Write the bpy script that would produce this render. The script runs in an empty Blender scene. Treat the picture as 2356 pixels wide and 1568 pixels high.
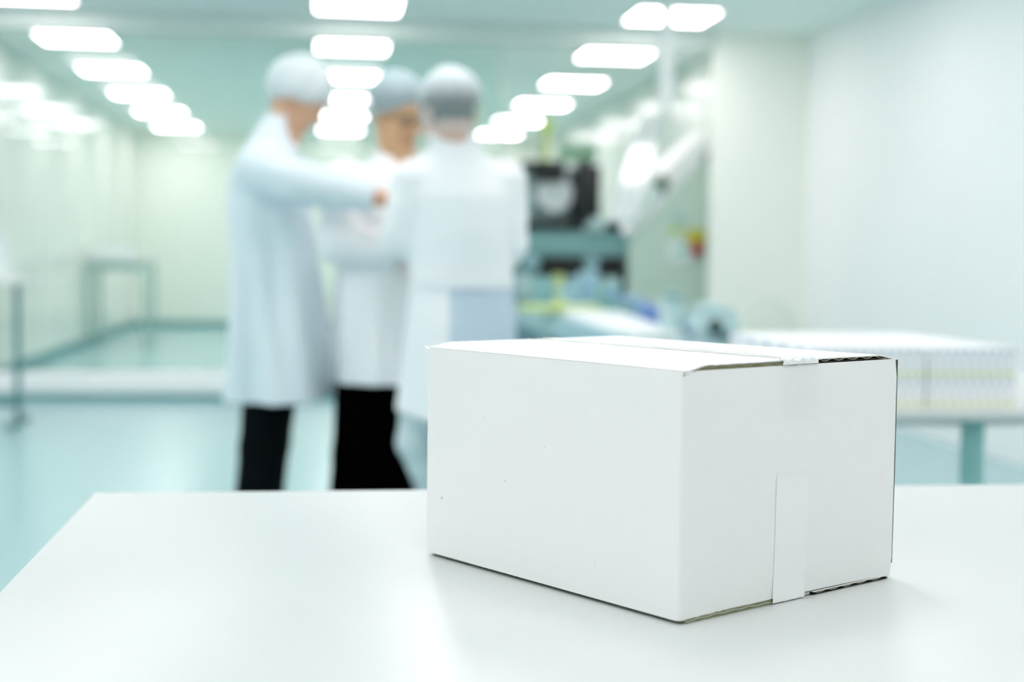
import bpy, bmesh, math, random
import numpy as np
from mathutils import Vector, Matrix

random.seed(7)
rng = np.random.RandomState(7)
S = bpy.context.scene
COL = S.collection

# ------------------------------------------------------------------ camera
YAW, PITCH, ROLL, HC = 0.13244, 0.05898, 0.01245, 1.15
cam_data = bpy.data.cameras.new('camera')
cam = bpy.data.objects.new('camera', cam_data)
COL.objects.link(cam)
S.camera = cam
fw = Vector((math.sin(YAW) * math.cos(PITCH), math.cos(YAW) * math.cos(PITCH), -math.sin(PITCH)))
rt = Vector((math.cos(YAW), -math.sin(YAW), 0))
up = rt.cross(fw)
r2 = rt * math.cos(ROLL) + up * math.sin(ROLL)
u2 = -rt * math.sin(ROLL) + up * math.cos(ROLL)
M3 = Matrix((r2, u2, -fw)).transposed()
cam.matrix_world = Matrix.Translation((0, 0, HC)) @ M3.to_4x4()
cam_data.sensor_width = 36.0
cam_data.lens = 3278.25 / 2356 * 36.0
cam_data.clip_start = 0.02
cam_data.clip_end = 100
cam_data.dof.use_dof = True
cam_data.dof.focus_distance = 1.17
cam_data.dof.aperture_fstop = 3.3

# ------------------------------------------------------------------ light level and exposure
LAMP = 26.0                       # radiance of the lit ceiling panels
LAMP_COL = (1.06, 0.95, 0.972)
S.view_settings.view_transform = 'Standard'
S.view_settings.look = 'None'
S.view_settings.gamma = 1.0
S.view_settings.use_curve_mapping = False
S.view_settings.exposure = -1.05
S.cycles.max_bounces = 12
S.cycles.diffuse_bounces = 6
S.cycles.transparent_max_bounces = 16
world = bpy.data.worlds.new('world')
S.world = world
world.use_nodes = True
world.node_tree.nodes['Background'].inputs[0].default_value = (0.8, 0.95, 0.95, 1)
world.node_tree.nodes['Background'].inputs[1].default_value = 0.5

# ------------------------------------------------------------------ materials
def s2l(c):
    return tuple(((v / 255.0) / 12.92 if v / 255.0 <= 0.04045 else ((v / 255.0 + 0.055) / 1.055) ** 2.4) for v in c)

def mat(name, rgb, rough=0.5, metal=0.0, var=0.03, scale=40.0, bump=0.0, bscale=300.0, spec=0.5, alpha=None, emis=None, sheen=0.0, coat=0.0):
    """procedural principled material; rgb is sRGB 0-255; small noise variation of colour"""
    m = bpy.data.materials.new(name)
    m.use_nodes = True
    nt = m.node_tree
    b = nt.nodes['Principled BSDF']
    c = s2l(rgb)
    tc = nt.nodes.new('ShaderNodeTexCoord')
    n = nt.nodes.new('ShaderNodeTexNoise')
    n.inputs['Scale'].default_value = scale
    n.inputs['Detail'].default_value = 3
    nt.links.new(tc.outputs['Object'], n.inputs['Vector'])
    mx = nt.nodes.new('ShaderNodeMix')
    mx.data_type = 'RGBA'
    mx.inputs['A'].default_value = (*[min(1, v * (1 - var)) for v in c], 1)
    mx.inputs['B'].default_value = (*[min(1, v * (1 + var)) for v in c], 1)
    nt.links.new(n.outputs['Fac'], mx.inputs['Factor'])
    nt.links.new(mx.outputs['Result'], b.inputs['Base Color'])
    b.inputs['Roughness'].default_value = rough
    b.inputs['Metallic'].default_value = metal
    b.inputs['Specular IOR Level'].default_value = spec
    if coat:
        b.inputs['Coat Weight'].default_value = coat
        b.inputs['Coat Roughness'].default_value = 0.05
    if alpha is not None:
        b.inputs['Alpha'].default_value = alpha
    if sheen:
        b.inputs['Sheen Weight'].default_value = sheen
    if emis:
        b.inputs['Emission Color'].default_value = (*emis[0], 1)
        b.inputs['Emission Strength'].default_value = emis[1]
    if bump:
        n2 = nt.nodes.new('ShaderNodeTexNoise')
        n2.inputs['Scale'].default_value = bscale
        n2.inputs['Detail'].default_value = 4
        nt.links.new(tc.outputs['Object'], n2.inputs['Vector'])
        bp = nt.nodes.new('ShaderNodeBump')
        bp.inputs['Strength'].default_value = bump
        bp.inputs['Distance'].default_value = 0.002
        nt.links.new(n2.outputs['Fac'], bp.inputs['Height'])
        nt.links.new(bp.outputs['Normal'], b.inputs['Normal'])
    return m

def clear_mat(name, tint=(1, 1, 1), rough=0.02, ior=1.5, haze=0.0, haze_col=(0.9, 0.95, 0.95), floor_refl=0.0):
    """clear sheet: lets light straight through, mirrors at grazing angles, optional milky haze"""
    m = bpy.data.materials.new(name)
    m.use_nodes = True
    nt = m.node_tree
    for nd in list(nt.nodes):
        if nd.type != 'OUTPUT_MATERIAL':
            nt.nodes.remove(nd)
    out = [nd for nd in nt.nodes if nd.type == 'OUTPUT_MATERIAL'][0]
    tr = nt.nodes.new('ShaderNodeBsdfTransparent')
    tr.inputs['Color'].default_value = (*tint, 1)
    gl = nt.nodes.new('ShaderNodeBsdfGlossy')
    gl.inputs['Roughness'].default_value = rough
    fr = nt.nodes.new('ShaderNodeFresnel')
    fr.inputs['IOR'].default_value = ior
    m1 = nt.nodes.new('ShaderNodeMixShader')
    fl = nt.nodes.new('ShaderNodeMath'); fl.operation = 'MAXIMUM'
    nt.links.new(fr.outputs[0], fl.inputs[0]); fl.inputs[1].default_value = floor_refl
    nt.links.new(fl.outputs[0], m1.inputs[0])
    nt.links.new(tr.outputs[0], m1.inputs[1])
    nt.links.new(gl.outputs[0], m1.inputs[2])
    last = m1
    if haze:
        df = nt.nodes.new('ShaderNodeBsdfDiffuse')
        df.inputs['Color'].default_value = (*haze_col, 1)
        m2 = nt.nodes.new('ShaderNodeMixShader')
        m2.inputs[0].default_value = haze
        nt.links.new(m1.outputs[0], m2.inputs[1])
        nt.links.new(df.outputs[0], m2.inputs[2])
        last = m2
    nt.links.new(last.outputs[0], out.inputs['Surface'])
    return m

M = {}
M['floor'] = mat('floor_vinyl', (158, 194, 197), 0.22, var=0.02, scale=3, spec=0.5)
M['ceiling'] = mat('ceiling_paint', (243, 253, 249), 0.7, var=0.01, scale=2)
M['wall'] = mat('wall_paint', (250, 251, 250), 0.55, var=0.01, scale=2)
M['wall_cream'] = mat('wall_cream', (245, 248, 238), 0.5, var=0.01, scale=2)
M['wall_gloss'] = mat('wall_panel_gloss', (240, 241, 234), 0.13, var=0.015, scale=1.5, spec=0.11)
M['wall_satin'] = mat('wall_satin', (206, 217, 208), 0.2, var=0.015, scale=1.5, spec=0.08)
M['trim'] = mat('white_trim', (251, 251, 250), 0.25, var=0.01)
M['header'] = mat('gloss_header', (218, 227, 222), 0.26, var=0.01, spec=0.5)
M['gasket'] = mat('teal_coving', (86, 150, 152), 0.5, var=0.03)
M['steel'] = mat('brushed_steel', (176, 206, 200), 0.4, 0.3, var=0.05)
M['steel_dark'] = mat('dark_steel', (150, 200, 198), 0.4, 0.4, var=0.05)
M['steel_leg'] = mat('teal_steel', (92, 138, 138), 0.4, 0.2, var=0.05)
M['laminate'] = mat('white_laminate', (217, 220, 218), 0.33, var=0.008, scale=6, spec=0.45)
M['card'] = mat('white_card', (247, 247, 245), 0.6, var=0.008, scale=60, bump=0.05, bscale=500, spec=0.3)
M['card_edge'] = mat('corrugated_raw_edge', (96, 99, 70), 0.9, var=0.25, scale=250)
M['card_shade'] = mat('corrugated_hollow_shade', (26, 24, 18), 0.95, var=0.3, scale=250)  # near-black colour carries the shade inside the flutes
M['card_olive'] = mat('corrugated_olive_core', (146, 147, 112), 0.9, var=0.2, scale=300)
M['seam_edge'] = mat('dark_seam_edge', (70, 78, 70), 0.9, var=0.2, scale=200)
M['liner'] = mat('corrugated_medium', (190, 186, 160), 0.85, var=0.1, scale=200)
M['speck'] = mat('ink_speck', (165, 185, 200), 0.8)
M['tape'] = clear_mat('clear_tape', (1.0, 1.0, 1.0), 0.12, 1.03, floor_refl=0.025)
M['tape_edge'] = mat('crinkled_tape', (250, 251, 251), 0.12, var=0.02, scale=120, coat=1.0)
M['tape_white'] = mat('milky_tape', (249, 249, 248), 0.35, var=0.01)
M['glass'] = clear_mat('partition_glass', (0.95, 0.985, 0.975), 0.0, 1.5)
M['acrylic'] = clear_mat('machine_acrylic', (0.93, 0.97, 0.97), 0.05, 1.5, haze=0.55, haze_col=(0.95, 0.97, 0.98))
M['mwhite'] = mat('machine_white', (240, 245, 245), 0.25, var=0.02)
M['mgloss'] = mat('machine_gloss_white', (243, 247, 248), 0.12, var=0.01, spec=0.8, coat=1.0)
M['mgrey'] = mat('machine_grey', (204, 224, 211), 0.45, var=0.03)
M['mteal'] = mat('machine_teal_grey', (138, 184, 182), 0.4, 0.1, var=0.06)
M['mlight'] = mat('machine_light_grey', (190, 216, 216), 0.4, 0.1, var=0.05)
M['mblue'] = mat('machine_blue_grey', (158, 196, 206), 0.4, 0.1, var=0.06)
M['black'] = mat('black_plastic', (8, 10, 10), 0.45, var=0.2)
M['navy'] = mat('navy_plastic', (10, 18, 26), 0.4, var=0.2)
M['olive'] = mat('olive_paint', (92, 112, 84), 0.5)
M['lime'] = mat('lime_plastic', (196, 226, 96), 0.4, emis=None)
M['limepale'] = mat('pale_lime_plastic', (212, 228, 150), 0.4)
M['signgreen'] = mat('green_sign', (142, 182, 152), 0.5)
M['yellow'] = mat('yellow_plastic', (196, 190, 50), 0.4)
M['red'] = mat('red_plastic', (180, 52, 56), 0.35)
M['cyan'] = mat('cyan_print', (70, 214, 194), 0.5)
M['blue'] = mat('blue_plastic', (106, 142, 204), 0.4)
M['paper'] = mat('white_paper', (236, 242, 242), 0.6)
M['cblue'] = mat('carton_blue_print', (190, 204, 228), 0.5)
M['cyellow'] = mat('carton_yellow_print', (206, 222, 104), 0.5)
M['carton'] = mat('carton_white', (251, 251, 250), 0.45, var=0.01)
M['skin'] = mat('skin_tan', (218, 172, 140), 0.5, var=0.05, scale=30)
M['skin2'] = mat('skin_warm', (214, 172, 132), 0.5, var=0.05, scale=30)
M['skin3'] = mat('skin_pale', (226, 190, 172), 0.5, var=0.04, scale=30)
M['lip'] = mat('lips', (180, 112, 98), 0.45)
M['eye'] = mat('eye_white', (235, 235, 230), 0.15)
M['iris'] = mat('iris', (40, 30, 24), 0.15)
M['hair'] = mat('dark_hair', (24, 42, 46), 0.5, var=0.3, scale=90)
M['hairgrey'] = mat('grey_hair', (150, 145, 138), 0.5, var=0.2, scale=90)
M['coat'] = mat('white_coat_cloth', (249, 250, 251), 0.75, var=0.015, scale=12, bump=0.1, bscale=60, sheen=0.1)
M['coat_thin_shaded'] = mat('thin_shaded_coat_cloth', (228, 238, 243), 0.75, var=0.02, scale=12, bump=0.1, bscale=60)  # thin cloth, with its bluish shade put into the colour
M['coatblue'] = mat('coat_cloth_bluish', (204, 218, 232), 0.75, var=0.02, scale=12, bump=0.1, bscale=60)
M['trouser'] = mat('black_trouser', (1, 1, 1), 0.9, var=0.2, spec=0.02)
M['trouser_navy'] = mat('navy_trouser', (10, 16, 19), 0.9, var=0.35, scale=9, spec=0.05)
M['trouser_grey'] = mat('shiny_grey_cloth', (212, 226, 229), 0.25, var=0.12, scale=14, spec=0.6)
M['shoe'] = mat('white_shoe', (222, 228, 228), 0.5)
M['gold'] = mat('glasses_frame', (70, 56, 40), 0.3, 0.3)
M['lamp_frame'] = mat('lamp_frame_white', (236, 240, 238), 0.4)

def cap_mat(name, alpha, low=None, rgb=(232, 241, 242)):
    m = mat(name, rgb, 0.7, var=0.05, scale=30, alpha=alpha)
    if low is not None:                    # sheer towards the hem, layered and whiter where it is gathered at the crown
        nt = m.node_tree
        tc = nt.nodes.new('ShaderNodeTexCoord'); sx = nt.nodes.new('ShaderNodeSeparateXYZ')
        nt.links.new(tc.outputs['Generated'], sx.inputs[0])
        mr = nt.nodes.new('ShaderNodeMapRange')
        mr.inputs['From Min'].default_value = 0.45; mr.inputs['From Max'].default_value = 0.85
        mr.inputs['To Min'].default_value = low; mr.inputs['To Max'].default_value = alpha
        nt.links.new(sx.outputs['Z'], mr.inputs['Value'])
        nt.links.new(mr.outputs[0], nt.nodes['Principled BSDF'].inputs['Alpha'])
    return m
M['cap_white'] = cap_mat('hairnet_white', 0.86)
M['cap_thin'] = cap_mat('hairnet_thin', 0.95, 0.28)
M['cap_blue'] = cap_mat('hairnet_bluish', 0.82, 0.5, (206, 226, 230))

def lamp_mat():
    m = bpy.data.materials.new('lit_diffuser')
    m.use_nodes = True
    nt = m.node_tree
    for nd in list(nt.nodes):
        if nd.type != 'OUTPUT_MATERIAL':
            nt.nodes.remove(nd)
    out = [nd for nd in nt.nodes if nd.type == 'OUTPUT_MATERIAL'][0]
    e = nt.nodes.new('ShaderNodeEmission')
    e.inputs['Color'].default_value = (*LAMP_COL, 1)
    e.inputs['Strength'].default_value = LAMP
    nt.links.new(e.outputs[0], out.inputs['Surface'])
    return m
M['lamp'] = lamp_mat()

# ------------------------------------------------------------------ mesh helpers
class MB:
    """collects shapes and links them as one mesh object"""
    def __init__(self):
        self.v = []; self.f = []; self.mi = []; self.sm = []
    def add(self, vs, fs, mi=0, smooth=False, mx=None):
        o = len(self.v)
        for p in vs:
            p = Vector(p)
            self.v.append(tuple(mx @ p) if mx is not None else tuple(p))
        for f in fs:
            self.f.append([o + i for i in f]); self.mi.append(mi); self.sm.append(smooth)
    def box(self, x0, x1, y0, y1, z0, z1, mi=0, mx=None):
        vs = [(x0, y0, z0), (x1, y0, z0), (x1, y1, z0), (x0, y1, z0), (x0, y0, z1), (x1, y0, z1), (x1, y1, z1), (x0, y1, z1)]
        fs = [(3, 2, 1, 0), (4, 5, 6, 7), (0, 1, 5, 4), (1, 2, 6, 5), (2, 3, 7, 6), (3, 0, 4, 7)]
        self.add(vs, fs, mi, False, mx)
    def rbox(self, x0, x1, y0, y1, z0, z1, r=0.003, seg=2, mi=0, mx=None):
        bm = bmesh.new()
        bmesh.ops.create_cube(bm, size=1)
        for v in bm.verts:
            v.co = Vector(((x0 + x1) / 2 + v.co.x * (x1 - x0), (y0 + y1) / 2 + v.co.y * (y1 - y0), (z0 + z1) / 2 + v.co.z * (z1 - z0)))
        bmesh.ops.bevel(bm, geom=bm.edges[:], offset=r, segments=seg, affect='EDGES', profile=0.5)
        bm.verts.index_update()
        self.add([v.co[:] for v in bm.verts], [[v.index for v in f.verts] for f in bm.faces], mi, True, mx)
        bm.free()
    def prism(self, poly, y0, y1, mi=0, mx=None, axis='y'):
        n = len(poly)
        def pt(a, b, c):
            return (a, c, b) if axis == 'y' else ((c, a, b) if axis == 'x' else (a, b, c))
        vs = [pt(a, b, y0) for a, b in poly] + [pt(a, b, y1) for a, b in poly]
        fs = [list(range(n)), list(range(2 * n - 1, n - 1, -1))]
        for i in range(n):
            j = (i + 1) % n
            fs.append((i, i + n, j + n, j))
        self.add(vs, fs, mi, False, mx)
    def tube(self, pts, r, seg=10, mi=0, cap=True):
        pts = [Vector(p) for p in pts]
        rs = r if isinstance(r, (list, tuple)) else [r] * len(pts)
        o = []
        prev = None
        for i, p in enumerate(pts):
            t = (pts[min(i + 1, len(pts) - 1)] - pts[max(i - 1, 0)]).normalized()
            a = prev if prev is not None else (Vector((0, 0, 1)) if abs(t.z) < 0.9 else Vector((1, 0, 0)))
            n = (a - t * a.dot(t)).normalized(); prev = n
            b = t.cross(n)
            for k in range(seg):
                an = 2 * math.pi * k / seg
                o.append(p + (n * math.cos(an) + b * math.sin(an)) * rs[i])
        fs = []
        for i in range(len(pts) - 1):
            for k in range(seg):
                k2 = (k + 1) % seg
                fs.append((i * seg + k, i * seg + k2, (i + 1) * seg + k2, (i + 1) * seg + k))
        if cap:
            fs.append(list(range(seg - 1, -1, -1)))
            fs.append([(len(pts) - 1) * seg + k for k in range(seg)])
        self.add(o, fs, mi, True)
    def cyl(self, p0, p1, r, seg=20, mi=0, r1=None):
        self.tube([p0, p1], [r, r if r1 is None else r1], seg, mi)
    def lathe(self, prof, seg=24, mi=0, mx=None):
        vs = []
        for r, z in prof:
            for k in range(seg):
                a = 2 * math.pi * k / seg
                vs.append((r * math.cos(a), r * math.sin(a), z))
        fs = []
        for i in range(len(prof) - 1):
            for k in range(seg):
                k2 = (k + 1) % seg
                fs.append((i * seg + k, i * seg + k2, (i + 1) * seg + k2, (i + 1) * seg + k))
        fs.append(list(range(seg - 1, -1, -1)))
        fs.append([(len(prof) - 1) * seg + k for k in range(seg)])
        self.add(vs, fs, mi, True, mx)
    def mesh(self, name, mats):
        me = bpy.data.meshes.new(name)
        me.from_pydata(self.v, [], self.f)
        for m in (mats if isinstance(mats, (list, tuple)) else [mats]):
            me.materials.append(M[m] if isinstance(m, str) else m)
        me.polygons.foreach_set('material_index', self.mi)
        me.polygons.foreach_set('use_smooth', self.sm)
        bm = bmesh.new(); bm.from_mesh(me)
        bmesh.ops.recalc_face_normals(bm, faces=bm.faces)
        bm.to_mesh(me); bm.free()
        me.update()
        return me
    def build(self, name, mats, parent=None, loc=None):
        o = bpy.data.objects.new(name, self.mesh(name, mats))
        COL.objects.link(o)
        if any(self.sm):
            try:
                o.data.set_sharp_from_angle(angle=math.radians(40))
            except Exception:
                pass
        if parent is not None:
            o.parent = parent
        if loc is not None:
            o.location = loc
        return o

def tag(o, label=None, cat=None, group=None, kind=None):
    if label: o['label'] = label
    if cat: o['category'] = cat
    if group: o['group'] = group
    if kind: o['kind'] = kind
    return o

def thing(name, label, cat, loc=(0, 0, 0), rz=0.0, group=None):
    o = bpy.data.objects.new(name, None)
    o.empty_display_size = 0.1
    COL.objects.link(o)
    o.location = loc
    o.rotation_euler = (0, 0, rz)
    return tag(o, label, cat, group)

def copy_tree(o, parent=None):
    c = o.copy(); COL.objects.link(c)
    if parent is not None:
        c.parent = parent
    for ch in list(o.children):
        copy_tree(ch, c)
    return c

def structure(name, mb, m, label=None):
    o = mb.build(name, m)
    o['kind'] = 'structure'
    if label: o['label'] = label
    return o

NUM = ['first', 'second', 'third', 'fourth', 'fifth', 'sixth', 'seventh', 'eighth', 'ninth', 'tenth', 'eleventh', 'twelfth', 'thirteenth',
       'fourteenth', 'fifteenth', 'sixteenth', 'seventeenth', 'eighteenth', 'nineteenth', 'twentieth', 'twenty-first', 'twenty-second',
       'twenty-third', 'twenty-fourth', 'twenty-fifth', 'twenty-sixth']

# ------------------------------------------------------------------ room
XR, XL, YB, YP, YF, ZC = 3.96, -5.6, -5.6, 11.42, 22.5, 3.0
BXL, BXR = -2.87, 3.42
b = MB(); b.box(XL - 0.2, XR + 0.2, YB - 0.2, YF + 0.2, -0.12, 0); structure('floor', b, 'floor', 'glossy pale teal vinyl floor')
b = MB(); b.box(XL - 0.2, XR + 0.2, YB - 0.2, YF + 0.2, ZC, ZC + 0.12); structure('ceiling', b, 'ceiling', 'smooth pale ceiling with square lit panels')
b = MB(); b.box(XR, XR + 0.12, YB, YP, 0, ZC); structure('wall_right', b, 'wall', 'plain white wall beside the carton table')
b = MB(); b.box(3.165, XR, YP, YP + 0.12, 0, ZC); structure('wall_return', b, 'wall_cream', 'cream end wall right of the machine')
b = MB(); b.box(XL - 0.12, XL, YB, YP, 0, ZC); structure('wall_left', b, 'wall')
b = MB(); b.box(XL - 0.12, XR + 0.12, YB - 0.12, YB, 0, ZC); structure('wall_back', b, 'wall')
b = MB(); b.box(BXL - 0.1, BXL, YP + 0.1, YF, 0, ZC)
structure('wall_far_left', b, 'wall_gloss', 'glossy panelled wall left of the glass room')
b = MB()
for k in range(5):                                                  # panel joints of the far left wall
    y = 13.2 + k * 1.95
    b.box(BXL - 0.001, BXL + 0.012, y, y + 0.05, 0.1, ZC - 0.002)
structure('trim_5', b, 'wall_cream')
b = MB(); b.box(BXR, BXR + 0.1, YP + 0.12, YF, 0, ZC); structure('wall_far_right', b, 'wall_satin')
b = MB(); b.box(BXL - 0.1, BXR + 0.1, YF, YF + 0.12, 0, ZC); structure('wall_far', b, 'wall_cream', 'pale end wall behind the glass room')
b = MB(); b.box(BXL, BXL + 0.015, YP + 0.15, YF, 0, 0.1); structure('baseboard_far_left', b, 'gasket')
b = MB(); b.box(BXL + 0.015, BXR, YF - 0.015, YF, 0, 0.1); structure('baseboard_far', b, 'gasket')
b = MB(); b.box(XL, BXL - 0.1, YP, YP + 0.12, 0, ZC); structure('wall_partition', b, 'wall')
# glazed partition between the rooms
b = MB(); b.rbox(BXL - 0.1, 3.165, YP - 0.03, YP + 0.1, 2.857, ZC, 0.006); structure('trim_1', b, 'header', 'white header beam over the glass partition')
b = MB(); b.rbox(BXL - 0.1, 1.46, YP - 0.05, YP + 0.1, 0.045, 0.212, 0.008); structure('trim_2', b, 'trim', 'white kerb under the glass partition')
b = MB(); b.box(BXL - 0.1, 1.46, YP - 0.045, YP + 0.095, 0, 0.045); structure('trim_3', b, 'gasket', 'dark teal coving under the white kerb')
b = MB(); b.box(1.405, 1.427, YP, YP + 0.07, 0.21, 2.858); structure('trim_4', b, 'mgrey', 'slim white upright of the glass partition')
b = MB(); b.box(BXL - 0.1, 1.405, YP + 0.025, YP + 0.035, 0.211, 2.858); structure('window_1', b, 'glass', 'large clear pane of the glass partition')

# ------------------------------------------------------------------ ceiling panels
def make_light():
    root = thing('ceiling_light', '', 'ceiling light')
    f = MB()
    h, w = 0.335, 0.030
    f.box(-h, h, -h, -h + w, -0.012, -0.0005); f.box(-h, h, h - w, h, -0.012, -0.0005)
    f.box(-h, -h + w, -h + w, h - w, -0.012, -0.0005); f.box(h - w, h, -h + w, h - w, -0.012, -0.0005)
    f.build('frame', 'lamp_frame', root)
    d = MB(); e = h - w
    d.box(-e, e, -e, e, -0.009, -0.001)
    d.build('diffuser', 'lamp', root)
    return root
LX = {'right': 2.63, 'people': 0.25, 'left': -2.13, 'side': -4.51}
ROWNAME = {'right': 'in the row nearest the right wall', 'people': 'in the row over the three people', 'left': 'in the row along the left',
           'side': 'in the side row'}
proto = make_light(); first_light = True
for key, x in LX.items():
    for k in range(-6, 6):
        y = 10.75 + 2.15 * k
        if y > YF - 0.4 or (key == 'side' and k > 0) or (key == 'right' and k < -5): continue
        if first_light:
            o = proto; first_light = False
        else:
            o = copy_tree(proto)
        o.location = (x, y, ZC)
        if k == 0: w = 'just before the glass partition'
        elif k > 0: w = NUM[k - 1] + ' beyond the glass partition'
        else: w = NUM[-k] + ' before the glass'
        tag(o, 'square lit ceiling panel %s, %s' % (ROWNAME[key], w), 'ceiling light', 'lit ceiling panels')

# ------------------------------------------------------------------ foreground bench
TZ = 0.88
TX0, TX1, TY0, TY1 = -0.2536, 1.95, 0.28, 1.6355
bench = thing('workbench', 'white laminate workbench carrying the large white cardboard box', 'table', (0.85, 0.95, 0))
b = MB(); b.rbox(TX0 - 0.85, TX1 - 0.85, TY0 - 0.95, TY1 - 0.95, TZ - 0.032, TZ, 0.0025, 2)
b.build('worktop', 'laminate', bench)
b = MB()
for (x0, x1, y0, y1) in ((TX0 + .06, TX1 - .06, TY0 + .06, TY0 + .09), (TX0 + .06, TX1 - .06, TY1 - .09, TY1 - .06), (TX0 + .06, TX0 + .09, TY0 + .09, TY1 - .09), (TX1 - .09, TX1 - .06, TY0 + .09, TY1 - .09)):
    b.box(x0 - .85, x1 - .85, y0 - .95, y1 - .95, TZ - 0.09, TZ - 0.032)
b.build('underframe', 'steel', bench)
for x in (TX0 + .08, TX1 - .08):
    for y in (TY0 + .08, TY1 - .08):
        b = MB(); b.rbox(x - .87, x - .83, y - .97, y - .93, 0, TZ - 0.09, 0.003)
        b.build('leg', 'steel', bench)

# ------------------------------------------------------------------ the big cardboard box
BL, BW, BH = 0.3151, 0.2642, 0.1921            # long side, short side, height
TH = 0.5636
box = thing('cardboard_box', 'large white cardboard box sealed with clear tape on the workbench', 'box', (0.26134, 1.01086, TZ), TH)
# local frame: corner nearest the camera is the origin; +X along the short (taped) side, +Y along the long side
T = 0.0042
Z0, Z1 = 0.0028, BH - 0.0042                  # the four walls run between the flaps
def rounded_rect(x0, x1, y0, y1, r, n=5):
    pts = []
    for cx, cy, a0 in ((x1 - r, y1 - r, 0), (x0 + r, y1 - r, 90), (x0 + r, y0 + r, 180), (x1 - r, y0 + r, 270)):
        for i in range(n + 1):
            a = math.radians(a0 + 90 * i / n)
            pts.append((cx + r * math.cos(a), cy + r * math.sin(a)))
    return pts
def bulge_wall():
    """four joined walls, slightly bowed out, with a soft crease at every corner and an open inside"""
    mb = MB()
    outer = []
    N = 14
    segs = []
    base = rounded_rect(0, BW, 0, BL, 0.0035)
    # densify straight runs
    dens = []
    for i in range(len(base)):
        p, q = base[i], base[(i + 1) % len(base)]
        L = math.hypot(q[0] - p[0], q[1] - p[1])
        n = max(1, int(L / 0.02))
        for k in range(n):
            t = k / n
            dens.append((p[0] + (q[0] - p[0]) * t, p[1] + (q[1] - p[1]) * t))
    nz = 12
    rows = []
    for iz in range(nz + 1):
        t = iz / nz
        z = Z0 + (Z1 - Z0) * t
        bow = 0.0016 * math.sin(math.pi * t)
        inn = 0.0009 * max(0, (t - 0.93) / 0.07) + 0.0008 * max(0, (0.06 - t) / 0.06)
        row = []
        for (x, y) in dens:
            u, w = x / BW, y / BL
            dx = dy = 0
            if y < 0.004: dy = -bow * math.sin(math.pi * min(1, max(0, u))) + inn
            if y > BL - 0.004: dy = bow * math.sin(math.pi * min(1, max(0, u))) - inn
            if x < 0.004: dx = -bow * 1.3 * math.sin(math.pi * min(1, max(0, w))) + inn
            if x > BW - 0.004: dx = bow * math.sin(math.pi * min(1, max(0, w))) - inn
            arch = 0.0016 * math.sin(math.pi * min(1, max(0, u))) ** 0.6 * (1 - t) ** 6 if y < 0.02 else 0
            row.append((x + dx, y + dy, z + arch))
        rows.append(row)
    n = len(dens)
    vs = [p for r in rows for p in r]
    fs = []
    for iz in range(nz):
        for k in range(n):
            k2 = (k + 1) % n
            fs.append((iz * n + k, iz * n + k2, (iz + 1) * n + k2, (iz + 1) * n + k))
    mb.add(vs, fs, 0, True)
    # inside faces and the rims
    inner = [(min(max(x, T), BW - T), min(max(y, T), BL - T)) for x, y in dens]
    vi = [(x, y, Z0) for x, y in inner] + [(x, y, Z1) for x, y in inner]
    mb.add(vi, [(k, n + k, n + (k + 1) % n, (k + 1) % n) for k in range(n)], 1, False)
    o0, o1 = rows[0], rows[-1]
    mb.add(o0 + [(x, y, Z0) for x, y in inner], [(k, n + k, n + (k + 1) % n, (k + 1) % n) for k in range(n)], 1, False)
    mb.add(o1 + [(x, y, Z1) for x, y in inner], [(k, (k + 1) % n, n + (k + 1) % n, n + k) for k in range(n)], 1, False)
    return mb
bulge_wall().build('side_walls', ['card', 'card_edge'], box)

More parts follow.
